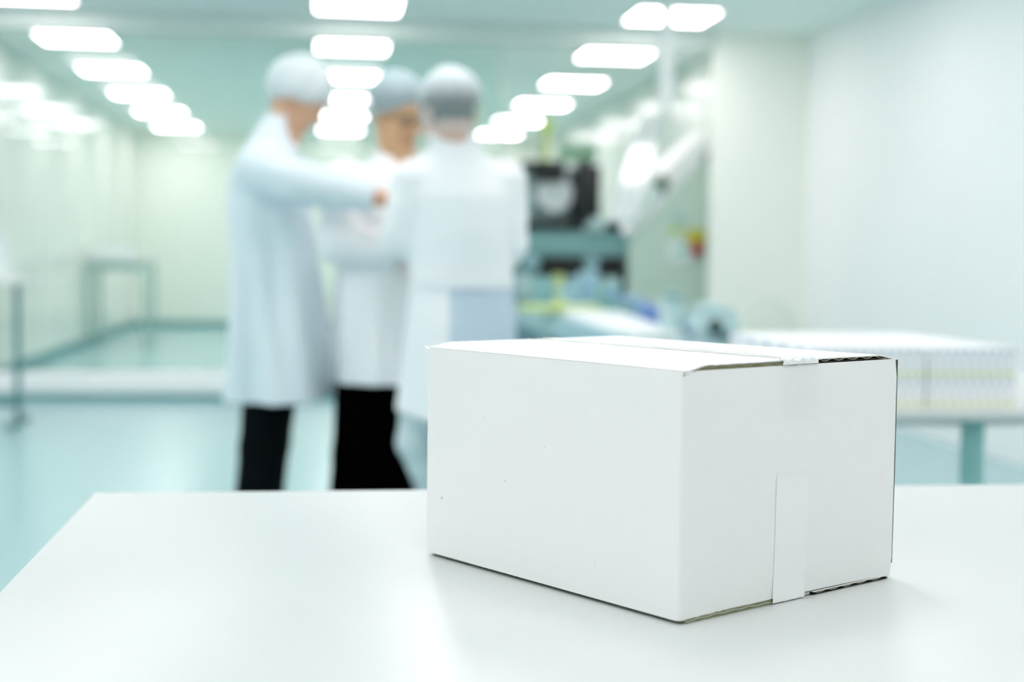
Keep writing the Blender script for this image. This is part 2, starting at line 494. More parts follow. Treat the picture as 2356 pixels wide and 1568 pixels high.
def flap(name, x0, x1, zf, thick, ystart, yend, recess, wave_amp, floor=-1.0, rag=0.0):
    """a corrugated flap lying in the XY plane: outer liner, fluted medium seen at both cut ends, inner liner.
    zf(x) gives the outer liner height; the liners overhang a recessed dark core"""
    mb = MB()
    nx, ny = 36, 26
    tl = min(0.0009, thick * 0.25)
    def sheet(zoff, th, mi, ys, ye, jag=0.0):
        vs = []; fs = []
        for s in (0, 1):
            for i in range(nx + 1):
                x = x0 + (x1 - x0) * i / nx
                j0 = (rng.rand() - 0.5) * jag; j1 = (rng.rand() - 0.5) * jag
                for j in range(ny + 1):
                    y = (ys + j0) + (ye + j1 - ys - j0) * j / ny
                    vs.append((x, y, max(floor + (0.0 if s else 0.0001), zf(x, y) + zoff - s * th)))
        q = (nx + 1) * (ny + 1)
        def id(s, i, j): return s * q + i * (ny + 1) + j
        for i in range(nx):
            for j in range(ny):
                fs.append((id(0, i, j), id(0, i + 1, j), id(0, i + 1, j + 1), id(0, i, j + 1)))
                fs.append((id(1, i, j), id(1, i, j + 1), id(1, i + 1, j + 1), id(1, i + 1, j)))
        for i in range(nx):
            fs.append((id(0, i, 0), id(1, i, 0), id(1, i + 1, 0), id(0, i + 1, 0)))
            fs.append((id(0, i, ny), id(0, i + 1, ny), id(1, i + 1, ny), id(1, i, ny)))
        for j in range(ny):
            fs.append((id(0, 0, j), id(0, 0, j + 1), id(1, 0, j + 1), id(1, 0, j)))
            fs.append((id(0, nx, j), id(1, nx, j), id(1, nx, j + 1), id(0, nx, j + 1)))
        mb.add(vs, fs, mi, True)
    sheet(0, tl, 0, ystart, yend, rag)
    sheet(-thick + tl, tl, 2, ystart + 0.0005, yend - 0.0005, rag * 0.5)
    # core, set back from the cut ends
    sheet(-tl, thick - 2 * tl, 2, ystart + recess, yend - recess)
    # fluted medium at the cut ends
    for (ya, yb) in ((ystart + 0.0006, ystart + 0.007), (yend - 0.007, yend - 0.0006)):
        vs = []; fs = []; n = 120
        for i in range(n + 1):
            x = x0 + (x1 - x0) * i / n
            w = math.sin(x * 2 * math.pi / 0.019 + 0.6 * math.sin(x * 37)) * wave_amp
            for s in (1, -1):
                for y in (ya, yb):
                    vs.append((x, y, max(floor, zf(x, y) - thick / 2 + w + s * 0.00022)))
        for i in range(n):
            a = i * 4; c = (i + 1) * 4
            fs += [(a, c, c + 1, a + 1), (a + 2, a + 3, c + 3, c + 2), (a, a + 2, c + 2, c), (a + 1, c + 1, c + 3, a + 3)]
        mb.add(vs, fs, 1, True)
    return mb
def smooth01(t):
    t = min(1, max(0, t)); return t * t * (3 - 2 * t)
MID = BW * 0.505
def z_top_a(x, y):                             # flap hinged on the long left wall (x = 0): rises from its crease
    return BH - 0.0038 + 0.0038 * smooth01(x / 0.028) - 0.0007 * smooth01((x - 0.112) / 0.02)
def z_top_b(x, y):
    return BH - 0.0040 + 0.0040 * smooth01((BW - x) / 0.03)
FT = 0.0040
flap('top_flap', 0.0016, MID - 0.0006, z_top_a, FT, 0.0005, BL - 0.0006, 0.0016, 0.0004, rag=0.0016).build('top_flap', ['card', 'liner', 'card_olive'], box)
flap('top_flap', MID + 0.0006, BW - 0.0016, z_top_b, 0.0036, 0.0005, BL - 0.0006, 0.007, 0.0008, rag=0.0006).build('top_flap', ['card', 'liner', 'card_shade'], box)
# inner short flaps, just below the long ones
for y0, y1 in ((0.004, 0.12), (BL - 0.12, BL - 0.004)):
    b = MB(); b.box(0.006, BW - 0.006, y0, y1, BH - 0.0090, BH - 0.0064)
    b.build('inner_flap', 'card_edge', box)
def z_bot_a(x, y): return 0.0027 + 0.0017 * math.sin(math.pi * min(1, max(0, x / (MID - 0.012)))) ** 0.7
def z_bot_b(x, y): return 0.0034
flap('bottom_flap', 0.008, MID - 0.012, z_bot_a, 0.0040, 0.0006, BL - 0.0006, 0.0012, 0.0003, floor=0.0002, rag=0.0012).build('bottom_flap', ['card_olive', 'card', 'card_olive'], box)
flap('bottom_flap', MID + 0.024, BW - 0.006, z_bot_b, 0.0031, 0.0006, BL - 0.0006, 0.007, 0.0007, floor=0.0002, rag=0.0004).build('bottom_flap', ['card', 'liner', 'card_shade'], box)
b = MB(); b.box(MID - 0.012, MID + 0.024, 0.004, BL - 0.004, 0.0006, 0.0027); b.build('bottom_seam', 'card', box)
# raw cut strip up the far right corner
b = MB(); b.prism([(BW - 0.0006, Z0 + 0.012), (BW + 0.0002, Z0 + 0.010), (BW + 0.0008, (Z0 + Z1) / 2), (BW + 0.0005, Z1 - 0.001), (BW - 0.0006, Z1 - 0.001)], 0.0012, 0.0034)
b.build('glued_seam', 'seam_edge', box)
# little torn paper corner at the far left end
b = MB(); b.add([(0.0005, BL - 0.004, BH - 0.006), (-0.004, BL - 0.001, BH - 0.0035), (0.001, BL + 0.001, BH - 0.003), (0.0005, BL - 0.004, BH - 0.0066), (-0.004, BL - 0.001, BH - 0.0041), (0.001, BL + 0.001, BH - 0.0036)],
                [(0, 1, 2), (5, 4, 3), (0, 3, 4, 1), (1, 4, 5, 2), (2, 5, 3, 0)])
b.build('torn_corner', 'card', box)
# clear tape: over the top seam and down both short walls; a second strip round the bottom
def tape_strip(xa, xb, path, seed=1, milky=()):
    mb = MB(); nx = 26
    r = np.random.RandomState(seed)
    ph = r.rand(6) * 6.28
    vs = []; fs = []
    L = len(path)
    for k, (y, z, ny_, nz_, amp) in enumerate(path):
        for i in range(nx + 1):
            t = i / nx
            x = xa + (xb - xa) * t
            w = amp * (0.55 * math.sin(t * 23 + ph[0] + k * 0.9) + 0.3 * math.sin(t * 51 + ph[1] + k * 1.7) + 0.35 * math.sin(t * 9 + ph[2] - k * 0.5))
            w += amp * 0.9
            vs.append((x, y + ny_ * w, z + nz_ * w))
    for k in range(L - 1):
        for i in range(nx):
            a = k * (nx + 1) + i
            fs.append((a, a + 1, a + nx + 2, a + nx + 1))
    mb.add(vs, fs, 0, True)
    for k in milky:
        for i in range(nx):
            mb.mi[k * nx + i] = 1
    return mb
path = []
zt = BH + 0.0005
for i in range(8):                                  # front drop
    t = i / 7
    z = BH - 0.048 + 0.040 * t
    path.append((-0.0016 * math.sin(math.pi * (z - Z0) / (Z1 - Z0)) - 0.00025, z, -1, 0, 0.00003))
path += [(0.0002, BH - 0.0052, -1, 0.2, 0.0001), (-0.0001, BH - 0.0038, -1, 0.3, 0.0003), (-0.0004, BH - 0.0016, -0.8, 0.5, 0.0009), (0.0002, BH - 0.0001, -0.5, 0.8, 0.0009), (0.002, zt, -0.1, 1, 0.0008), (0.007, zt, 0, 1, 0.0006)]
for i in range(60):
    y = 0.012 + (BL - 0.02) * i / 59
    path.append((y, zt, 0, 1, 0.00045 if i < 40 else 0.0003))
path += [(BL - 0.002, zt, 0, 1, 0.0004), (BL + 0.0006, BH - 0.001, 0.7, 0.6, 0.0004), (BL + 0.0014, BH - 0.005, 1, 0, 0.0002)]
for i in range(1, 8):
    path.append((BL + 0.0018, BH - 0.008 - 0.042 * i / 7, 1, 0, 0.0001))
top_tape = tape_strip(MID - 0.022, MID + 0.022, path, seed=3, milky=range(9, 13)).build('top_tape', ['tape', 'tape_edge'], box)
path = []
for i in range(10):
    t = i / 9
    z = 0.101 - 0.094 * t
    path.append((-0.0016 * math.sin(math.pi * max(0, z - Z0) / (Z1 - Z0)) - 0.00028, z, -1, 0, 0.00002))
path += [(-0.0009, 0.0045, -1, 0, 0.0001), (-0.0006, 0.0012, -0.6, -0.2, 0.0003), (0.002, 0.0007, 0, -1, 0.00005), (BL - 0.002, 0.0007, 0, -1, 0.00005)]
tape_strip(MID - 0.028, MID + 0.011, path, seed=9).build('bottom_tape', 'tape_white', box)
# a few ink specks on the long wall
for (y, z, r) in ((0.290, 0.055, 0.0011), (0.20, 0.082, 0.0006), (0.15, 0.116, 0.0004), (0.23, 0.132, 0.0004), (0.09, 0.03, 0.0004)):
    bow = 0.0016 * 1.3 * math.sin(math.pi * (z - Z0) / (Z1 - Z0)) * math.sin(math.pi * y / BL)
    b = MB(); b.lathe([(r, 0), (r * .9, 0.00015), (0.00001, 0.0002)], 10, 0, Matrix.Translation((-bow - 0.00012, y, z)) @ Matrix.Rotation(math.radians(-90), 4, 'Y'))
    b.build('ink_speck', 'speck', box)

# ------------------------------------------------------------------ carton table on the right
CTZ = 0.806
ct = thing('side_table', 'white steel-legged table by the right wall holding rows of small cartons', 'table', (2.05, 3.65, 0))
b = MB(); b.rbox(0.98 - 2.05, 3.15 - 2.05, 3.13 - 3.65, 4.2 - 3.65, CTZ - 0.024, CTZ, 0.003); b.build('table_top', 'laminate', ct)
b = MB()
for (x0, x1, y0, y1) in ((1.1, 3.0, 3.26, 3.29), (1.1, 3.0, 4.08, 4.11)):
    b.box(x0 - 2.05, x1 - 2.05, y0 - 3.65, y1 - 3.65, CTZ - 0.05, CTZ - 0.024)
b.build('underframe', 'laminate', ct)
for x in (1.545, 2.85):
    for y in (3.22, 4.08):
        b = MB(); b.rbox(x - 2.05 - .022, x - 2.05 + .022, y - 3.65 - .02, y - 3.65 + .02, 0.012, CTZ - 0.024, 0.003)
        lg = b.build('leg', 'steel_dark', ct)
        b = MB(); b.cyl((x - 2.05, y - 3.65, 0), (x - 2.05, y - 3.65, 0.012), 0.024, 14); b.build('foot', 'black', lg)

def carton_mesh():
    w, d, h = 0.0212, 0.128, 0.0705
    mb = MB()
    x0, x1, y0, y1 = -w / 2, w / 2, 0, d
    mb.box(x0, x1, y0, y1, 0.0, h)
    for (ya, yb) in ((-0.0002, 0.0), (d, d + 0.0002)):
        mb.box(-0.0055, 0.0045, ya, yb, 0.002, 0.0135, 2)
        mb.box(-0.001, 0.0065, ya, yb, h - 0.017, h - 0.002, 1)
        mb.box(-0.0065, -0.0035, ya, yb, 0.020, 0.048, 1)
    for (xa, xb) in ((x0 - 0.0002, x0), (x1, x1 + 0.0002)):
        mb.box(xa, xb, 0.03, 0.085, h - 0.022, h - 0.004, 1)
        mb.box(xa, xb, 0.004, d - 0.004, 0.002, 0.011, 2)
    return mb
carton0 = carton_mesh().build('carton', ['carton', 'cblue', 'cyellow'])
NCOL = 23; PX = 0.0222
XRIGHT = 1.630
used = False
for tier in range(2):
    for row in range(5):
        for c in range(NCOL):
            x = XRIGHT - c * PX - (0.006 if c >= 10 else 0)
            z = CTZ + tier * 0.0712 + 0.0002
            y = 3.2 + row * 0.1295 + (rng.rand() - 0.5) * 0.0012
            o = carton0 if not used else carton0.copy()
            if used: COL.objects.link(o)
            used = True
            o.location = (x, y, z)
            tag(o, 'slim white carton, %s tier, %s row from table front, %s from the wall side' % ('upper' if tier else 'lower', NUM[row], NUM[c]), 'carton', 'small cartons stacked on the side table')

# pale hose arching in front of the cream wall
pts = []
for i in range(19):
    t = i / 18
    pts.append((3.29 + 0.62 * t, 11.2, 0.03 + 0.79 * math.sin(math.pi * (0.06 + 0.88 * t)) ** 0.6))
b = MB(); b.tube(pts, 0.02, 10)
M['hose'] = mat('pale_hose', (232, 240, 226), 0.4)
tag(b.build('hose', 'hose'), 'pale hose arching in front of the cream end wall', 'hose')

# ceiling drop pole in front of the machine
dp = thing('hanging_post', 'pale square post hanging from the ceiling in front of the machine', 'post', (2.44, 10.1, 0))
b = MB(); b.rbox(-0.042, 0.042, -0.042, 0.042, 2.2, ZC - 0.013, 0.004); b.build('post', 'trim', dp)
b = MB(); b.rbox(-0.06, 0.06, -0.06, 0.06, ZC - 0.0125, ZC - 0.0005, 0.003); b.build('ceiling_plate', 'trim', dp)
b = MB(); b.rbox(-0.03, 0.03, -0.03, 0.03, 2.185, 2.1995, 0.003); b.build('end_cap', 'mgrey', dp)

# ------------------------------------------------------------------ packaging machine behind the partition line
MX, MY = 2.4, 12.3
mc = thing('packaging_machine', 'large grey packaging machine with raised clear hoods and black tooling', 'machine', (MX, MY, 0))
def L(x, y, z): return (x - MX, y - MY, z)
b = MB()
b.prism([(2.66 - MX, 0.0), (3.40 - MX, 0.0), (3.40 - MX, 2.02), (3.30 - MX, 2.02), (2.66 - MX, 1.34)], 0.0, 0.95)
b.build('cabinet', 'mgrey', mc)
b = MB()                                                # pale sloping edge bar of the cabinet
b.prism([(2.60 - MX, 1.36), (2.67 - MX, 1.33), (3.32 - MX, 2.02), (3.26 - MX, 2.08)], -0.03, 0.97)
b.build('sloped_rail', 'mwhite', mc)
b = MB()                                                # tilted frosted cover above the slope
b.prism([(2.94 - MX, 1.90), (3.03 - MX, 1.84), (3.40 - MX, 2.12), (3.40 - MX, 2.30)], -0.02, 0.9)
b.build('rear_hood', 'trim', mc)
b = MB()
b.prism([(2.90 - MX, 1.80), (2.96 - MX, 1.70), (3.01 - MX, 1.80), (2.94 - MX, 1.88)], -0.05, 0.06)
b.build('hinge_block', 'olive', mc)
b = MB()
b.prism([(2.73 - MX, 1.50), (2.86 - MX, 1.50), (2.98 - MX, 1.77), (2.90 - MX, 1.80)], -0.02, 0.10)
b.build('linkage_plate', 'mlight', mc)
# raised clear hood panel: a leaning tray of clear plastic with rims
def hy(x, z): return 12.16 + 0.27 * (z - 1.49) - 0.13 * (x - 2.7)      # the hood leans back
def hp(x, z, d=0.0): return L(x, hy(x, z) + d, z)
def slab(mb, quad, d0, d1):
    vs = [hp(x, z, d0) for x, z in quad] + [hp(x, z, d1) for x, z in quad]
    mb.add(vs, [(0, 1, 2, 3), (7, 6, 5, 4), (0, 4, 5, 1), (1, 5, 6, 2), (2, 6, 7, 3), (3, 7, 4, 0)])
hood = MB()
slab(hood, [(2.46, 1.49), (2.68, 1.49), (2.985, 2.40), (2.78, 2.40)], 0.0, 0.016)
hood = hood.build('front_hood', 'mgloss', mc)
b = MB(); b.tube([hp(2.70, 1.46, -0.01), hp(3.005, 2.42, -0.01)], 0.018, 10); b.build('hood_rim', 'mgrey', hood)
b = MB(); b.tube([hp(2.455, 1.47, -0.01), hp(2.70, 1.47, -0.01)], 0.018, 10); b.build('hood_handle', 'mlight', hood)
# body of the infeed side
b = MB(); b.rbox(1.60 - MX, 2.66 - MX, 0.06, 0.9, 1.16, 1.39, 0.01); b.build('bed', 'mteal', mc)
b = MB(); b.rbox(1.62 - MX, 2.64 - MX, 0.2, 0.9, 0.0, 1.16, 0.01); b.build('base_cabinet', 'mteal', mc)
b = MB(); b.rbox(1.88 - MX, 2.62 - MX, 0.02, 0.2, 0.99, 1.158, 0.012); b.build('dark_recess', 'black', mc)
b = MB(); b.rbox(1.66 - MX, 2.60 - MX, 0.0, 0.2, 0.30, 0.97, 0.01); b.build('front_cover', 'mblue', mc)
b = MB(); b.rbox(1.75 - MX, 2.27 - MX, 0.0, 0.3, 1.391, 1.455, 0.006); b.build('feed_rail', 'black', mc)
b = MB(); b.rbox(2.20 - MX, 2.41 - MX, 0.02, 0.4, 1.456, 1.96, 0.02); b.rbox(2.24 - MX, 2.33 - MX, 0.04, 0.38, 1.95, 2.01, 0.01)
blk = b.build('tool_column', 'navy', mc)
b = MB(); b.rbox(2.225 - MX, 2.385 - MX, 0.005, 0.021, 1.55, 1.86, 0.004); b.build('column_cover', 'black', blk)
b = MB(); b.rbox(1.84 - MX, 2.10 - MX, 0.05, 0.35, 1.86, 1.99, 0.012); b.rbox(1.74 - MX, 1.86 - MX, 0.1, 0.3, 1.93, 1.985, 0.01)
for k in range(4):
    b.rbox(1.86 - MX + k * 0.06, 1.90 - MX + k * 0.06, 0.04, 0.12, 1.81, 1.87, 0.005)
b.build('gripper_head', 'black', mc)
b = MB(); b.rbox(1.72 - MX, 2.22 - MX, 0.36, 0.8, 1.39, 1.96, 0.02); b.build('housing', 'mlight', mc)
b = MB(); b.lathe([(0.06, -0.06), (0.16, -0.05), (0.165, 0.05), (0.06, 0.055)], 32, 0, Matrix.Translation(L(2.02, 12.50, 1.715)) @ Matrix.Rotation(math.radians(90), 4, 'X'))
sp = b.build('label_spool', 'mwhite', mc)
b = MB(); b.cyl(L(2.02, 12.40, 1.715), L(2.02, 12.68, 1.715), 0.02, 14); b.build('spool_axle', 'steel', sp)
b = MB(); b.rbox(1.72 - MX, 1.81 - MX, 0.1, 0.34, 1.456, 1.70, 0.01); b.build('side_block', 'mlight', mc)
b = MB(); b.rbox(1.715 - MX, 1.745 - MX, 0.05, 0.1, 1.65, 1.86, 0.006); b.build('side_arm', 'black', mc)
b = MB(); b.rbox(2.31 - MX, 2.43 - MX, -0.06, 0.06, 1.391, 1.5, 0.012); b.build('motor_block', 'mlight', mc)
b = MB(); b.rbox(2.47 - MX, 2.60 - MX, 0.0, 0.2, 1.391, 1.46, 0.008); b.build('bracket', 'black', mc)
for (x, z, r) in ((2.33, 1.10, 0.062), (1.80, 1.10, 0.07)):
    b = MB(); b.lathe([(r * .7, 0), (r, 0.01), (r, 0.05), (r * .5, 0.06)], 20, 0, Matrix.Translation(L(x, 12.31, z)) @ Matrix.Rotation(math.radians(90), 4, 'X'))
    b.build('hand_wheel', 'mblue', mc)
for k, (x, w, h) in enumerate(((1.72, .10, .13), (1.86, .12, .06), (2.02, .09, .12), (2.16, .12, .07), (2.33, .12, .1), (2.49, .10, .05))):
    b = MB(); b.rbox(x - MX - w / 2, x - MX + w / 2, -0.16, -0.001, 0.93 - h, 0.97 + h * 0.3, 0.01)
    b.build('guide_block', ['mlight', 'mteal', 'limepale', 'mblue', 'mteal', 'mlight'][k], mc)
# controls on the cabinet
b = MB(); b.rbox(3.02 - MX, 3.24 - MX, -0.012, -0.0005, 1.12, 1.30, 0.004); pl = b.build('notice_plate', 'paper', mc)
b = MB(); b.prism([(3.09 - MX, 1.20), (3.13 - MX, 1.18), (3.18 - MX, 1.235), (3.16 - MX, 1.265), (3.12 - MX, 1.24), (3.09 - MX, 1.255)], -0.014, -0.0121); b.build('notice_mark', 'cyan', pl)
b = MB(); b.rbox(3.03 - MX, 3.11 - MX, -0.012, -0.0005, 1.37, 1.43, 0.004); b.build('tag', 'lime', mc)
b = MB(); b.rbox(3.17 - MX, 3.35 - MX, -0.03, -0.0005, 1.29, 1.41, 0.01); es = b.build('emergency_stop', 'yellow', mc)
b = MB(); b.lathe([(0.03, 0), (0.03, 0.03), (0.058, 0.035), (0.062, 0.055), (0.04, 0.07)], 20, 0, Matrix.Translation(L(3.265, 12.295, 1.235)) @ Matrix.Rotation(math.radians(90), 4, 'X')); b.build('stop_button', 'red', es)
b = MB(); b.lathe([(0.05, 0), (0.055, 0.02), (0.05, 0.035)], 20, 0, Matrix.Translation(L(3.10, 12.30, 1.52)) @ Matrix.Rotation(math.radians(90), 4, 'X')); b.build('key_switch', 'mlight', mc)
# signal column
sg = thing('signal_tower', 'slim green signal lamp on a pale lime pole behind the machine', 'signal lamp', (1.99, 12.78, 1.9605))
b = MB(); b.cyl((0, 0, 0), (0, 0, 0.30), 0.034, 14); b.build('pole', 'limepale', sg)
b = MB(); b.cyl((0, 0, 0.30), (0, 0, 0.43), 0.05, 18); b.build('lamp_lens', 'lime', sg)
b = MB(); b.cyl((0, 0, 0.43), (0, 0, 0.445), 0.04, 18); b.build('lamp_cap', 'mwhite', sg)

# green notice hanging on a frame behind
gs = thing('green_sign', 'muted green rectangular sign standing behind the black tooling', 'sign', (2.6, 14.6, 0))
b = MB(); b.rbox(-0.19, 0.19, -0.01, 0.01, 2.14, 2.32, 0.004); b.build('board', 'signgreen', gs)
b = MB(); b.cyl((0, 0.028, 0), (0, 0.028, 2.26), 0.016, 12); b.lathe([(0.16, 0), (0.16, 0.02), (0.03, 0.03)], 20, 0, Matrix.Translation((0, 0.028, 0))); b.build('stand', 'mwhite', gs)
# white storage locker behind the tooling
lk = thing('equipment_cabinet', 'tall pale grey equipment cabinet standing behind the packaging machine', 'cabinet', (2.25, 15.6, 0))
b = MB(); b.rbox(-0.75, 0.75, 0, 0.6, 0.05, 1.95, 0.008); b.build('carcass', 'mlight', lk)
for s in (-1, 1):
    b = MB(); b.rbox(min(0.006 * s, 0.735 * s), max(0.006 * s, 0.735 * s), -0.022, -0.0005, 0.08, 1.93, 0.004); d = b.build('door', 'mlight', lk)
    b = MB(); b.rbox(0.04 * s - 0.008, 0.04 * s + 0.008, -0.045, -0.0225, 0.95, 1.15, 0.004); b.build('handle', 'steel', d)
b = MB(); b.box(-0.72, 0.72, 0.03, 0.57, 0, 0.05); b.build('plinth', 'steel_dark', lk)
# slim lamp post with yellow-green cap right of the third head
st = thing('warning_beacon', 'thin post with a small yellow-green beacon behind the bareheaded glass upright', 'signal lamp', (1.36, 13.0, 0))
b = MB(); b.cyl((0, 0, 0.012), (0, 0, 2.35), 0.018, 12); b.lathe([(0.14, 0), (0.14, 0.012), (0.02, 0.02)], 20); b.build('post', 'mlight', st)
b = MB(); b.cyl((0, 0, 2.35), (0, 0, 2.53), 0.04, 14); b.build('beacon_lens', 'lime', st)
b = MB(); b.cyl((0, 0, 2.53), (0, 0, 2.62), 0.042, 14); b.build('beacon_cap', 'olive', st)
st['label'] = 'thin post with a small yellow-green beacon beyond the glass partition'

# ------------------------------------------------------------------ conveyor leading out of the machine
CX, CY = 1.85, 9.4
cv = thing('conveyor', 'grey conveyor running out of the machine towards the cartons', 'conveyor', (CX, CY, 0))
def K(x, y, z): return (x - CX, y - CY, z)
y0, y1 = 6.9, 12.1
b = MB(); b.box(1.50 - CX, 2.05 - CX, y0 - CY, y1 - CY, 0.70, 0.735); b.build('belt', 'mlight', cv)
for x in (1.46, 2.06):
    b = MB(); b.rbox(x - CX, x + 0.035 - CX, y0 - CY, y1 - CY, 0.64, 0.775, 0.004); b.build('side_rail', 'mblue', cv)
for y in (7.3, 9.4, 11.5):
    for x in (1.475, 2.075):
        b = MB(); b.rbox(x - CX - 0.02, x - CX + 0.02, y - CY - 0.02, y - CY + 0.02, 0, 0.64, 0.003); b.build('leg', 'steel', cv)
b = MB()                                                 # white sloping chute plate on the belt
b.prism([(8.9 - CY, 0.815), (7.15 - CY, 0.765), (7.15 - CY, 0.745), (8.9 - CY, 0.785)], 1.50 - CX, 1.86 - CX, axis='x')
b.build('chute_plate', 'paper', cv)
b = MB(); b.rbox(1.30 - CX, 1.80 - CX, 9.05 - CY, 9.5 - CY, 0.80, 0.835, 0.008); b.rbox(1.52 - CX, 1.56 - CX, 9.15 - CY, 9.3 - CY, 0.835, 0.885, 0.006); b.rbox(1.51 - CX, 1.57 - CX, 9.2 - CY, 9.4 - CY, 0.735, 0.80, 0.004)
b.build('guide_tray', 'limepale', cv)
for k, (x, y, w, h, m) in enumerate(((1.93, 8.35, .10, .07, 'blue'), (1.97, 7.9, .09, .05, 'blue'), (1.95, 8.9, .09, .12, 'mteal'), (1.93, 9.6, .14, .18, 'mteal'), (1.72, 9.95, .12, .16, 'mblue'), (1.95, 10.4, .12, .26, 'mblue'), (1.68, 10.9, .16, .20, 'mteal'), (1.93, 7.5, .07, .06, 'blue'))):
    b = MB(); b.rbox(x - CX - w / 2, x - CX + w / 2, y - CY - 0.1, y - CY + 0.1, 0.735, 0.79 + h, 0.01)
    b.build('guide_block', m, cv)
b = MB(); b.tube([K(1.90, 7.7, 0.80), K(1.91, 8.2, 0.875), K(1.90, 9.2, 0.90), K(1.92, 10.5, 0.95)], 0.016, 8); b.build('air_line', 'blue', cv)
# drive motor at the near end
b = MB(); b.rbox(1.88 - CX, 2.08 - CX, 6.95 - CY, 7.25 - CY, 0.776, 0.87, 0.015); b.rbox(1.90 - CX, 2.00 - CX, 6.97 - CY, 7.2 - CY, 0.87, 0.925, 0.012); b.rbox(2.02 - CX, 2.07 - CX, 6.98 - CY, 7.15 - CY, 0.87, 0.90, 0.008)
mo = b.build('drive_motor', 'mlight', cv)
b = MB(); b.lathe([(0.036, 0), (0.036, 0.008), (0.026, 0.012)], 20, 0, Matrix.Translation(K(1.955, 6.951, 0.792 + 0.02)) @ Matrix.Rotation(math.radians(90), 4, 'X')); b.build('shaft_port', 'black', mo)
b = MB(); b.rbox(1.80 - CX, 1.90 - CX, 7.35 - CY, 7.5 - CY, 0.735, 0.94, 0.01); b.build('sensor_bracket', 'mlight', cv)
b = MB(); b.rbox(1.79 - CX, 1.88 - CX, 7.32 - CY, 7.42 - CY, 0.94, 0.965, 0.006); b.build('sensor_head', 'mteal', cv)

# ------------------------------------------------------------------ tables at the left and in the far room
lt = thing('steel_table', 'tall steel-legged white table cut by the left edge of view', 'table', (-2.45, 9.77, 0))
b = MB(); b.rbox(-0.75, 0.52, -0.36, 0.36, 0.935, 0.967, 0.004); b.build('table_top', 'laminate', lt)
for x in (-0.68, 0.447):
    b = MB(); b.rbox(x - 0.018, x + 0.018, -0.018, 0.018, 0.03, 0.935, 0.003); lg = b.build('leg', 'steel_leg', lt)
    b = MB(); b.rbox(x - 0.02, x + 0.02, -0.30, 0.30, 0.0, 0.03, 0.004); b.build('foot_bar', 'steel_leg', lg)
b = MB()
b.rbox(-0.662, 0.429, -0.015, 0.015, 0.12, 0.15, 0.003); b.build('stretcher', 'steel_leg', lt)
wb = MB()
wb.prism([(-0.60, 0.0), (0.40, 0.0), (0.35, 0.31), (-0.60, 0.31)], -0.2, 0.2)
o = wb.build('display_case', 'mwhite'); o.location = (-2.45, 9.77, 0.9675)
tag(o, 'white case with a sloping end standing on the tall left table', 'case')
ft = thing('far_table', 'pale table against the far left panelled wall beyond the glass', 'table', (-2.46, 18.1, 0))
b = MB(); b.rbox(-0.37, 0.37, -0.5, 0.5, 1.02, 1.055, 0.004); b.build('table_top', 'laminate', ft)
for x in (-0.33, 0.33):
    for y in (-0.44, 0.44):
        b = MB(); b.rbox(x - 0.025, x + 0.025, y - 0.025, y + 0.025, 0, 1.02, 0.003); b.build('leg', 'steel', ft)
b = MB(); b.rbox(-0.305, 0.305, -0.455, -0.42, 0.93, 1.018, 0.004); b.build('apron', 'steel', ft)
o = MB(); o.rbox(-0.25, 0.25, -0.2, 0.2, 0, 0.15, 0.01); o = o.build('white_bin', 'mwhite'); o.location = (-2.56, 17.95, 1.0555)
tag(o, 'low white bin lying on the far table beyond the glass', 'bin')

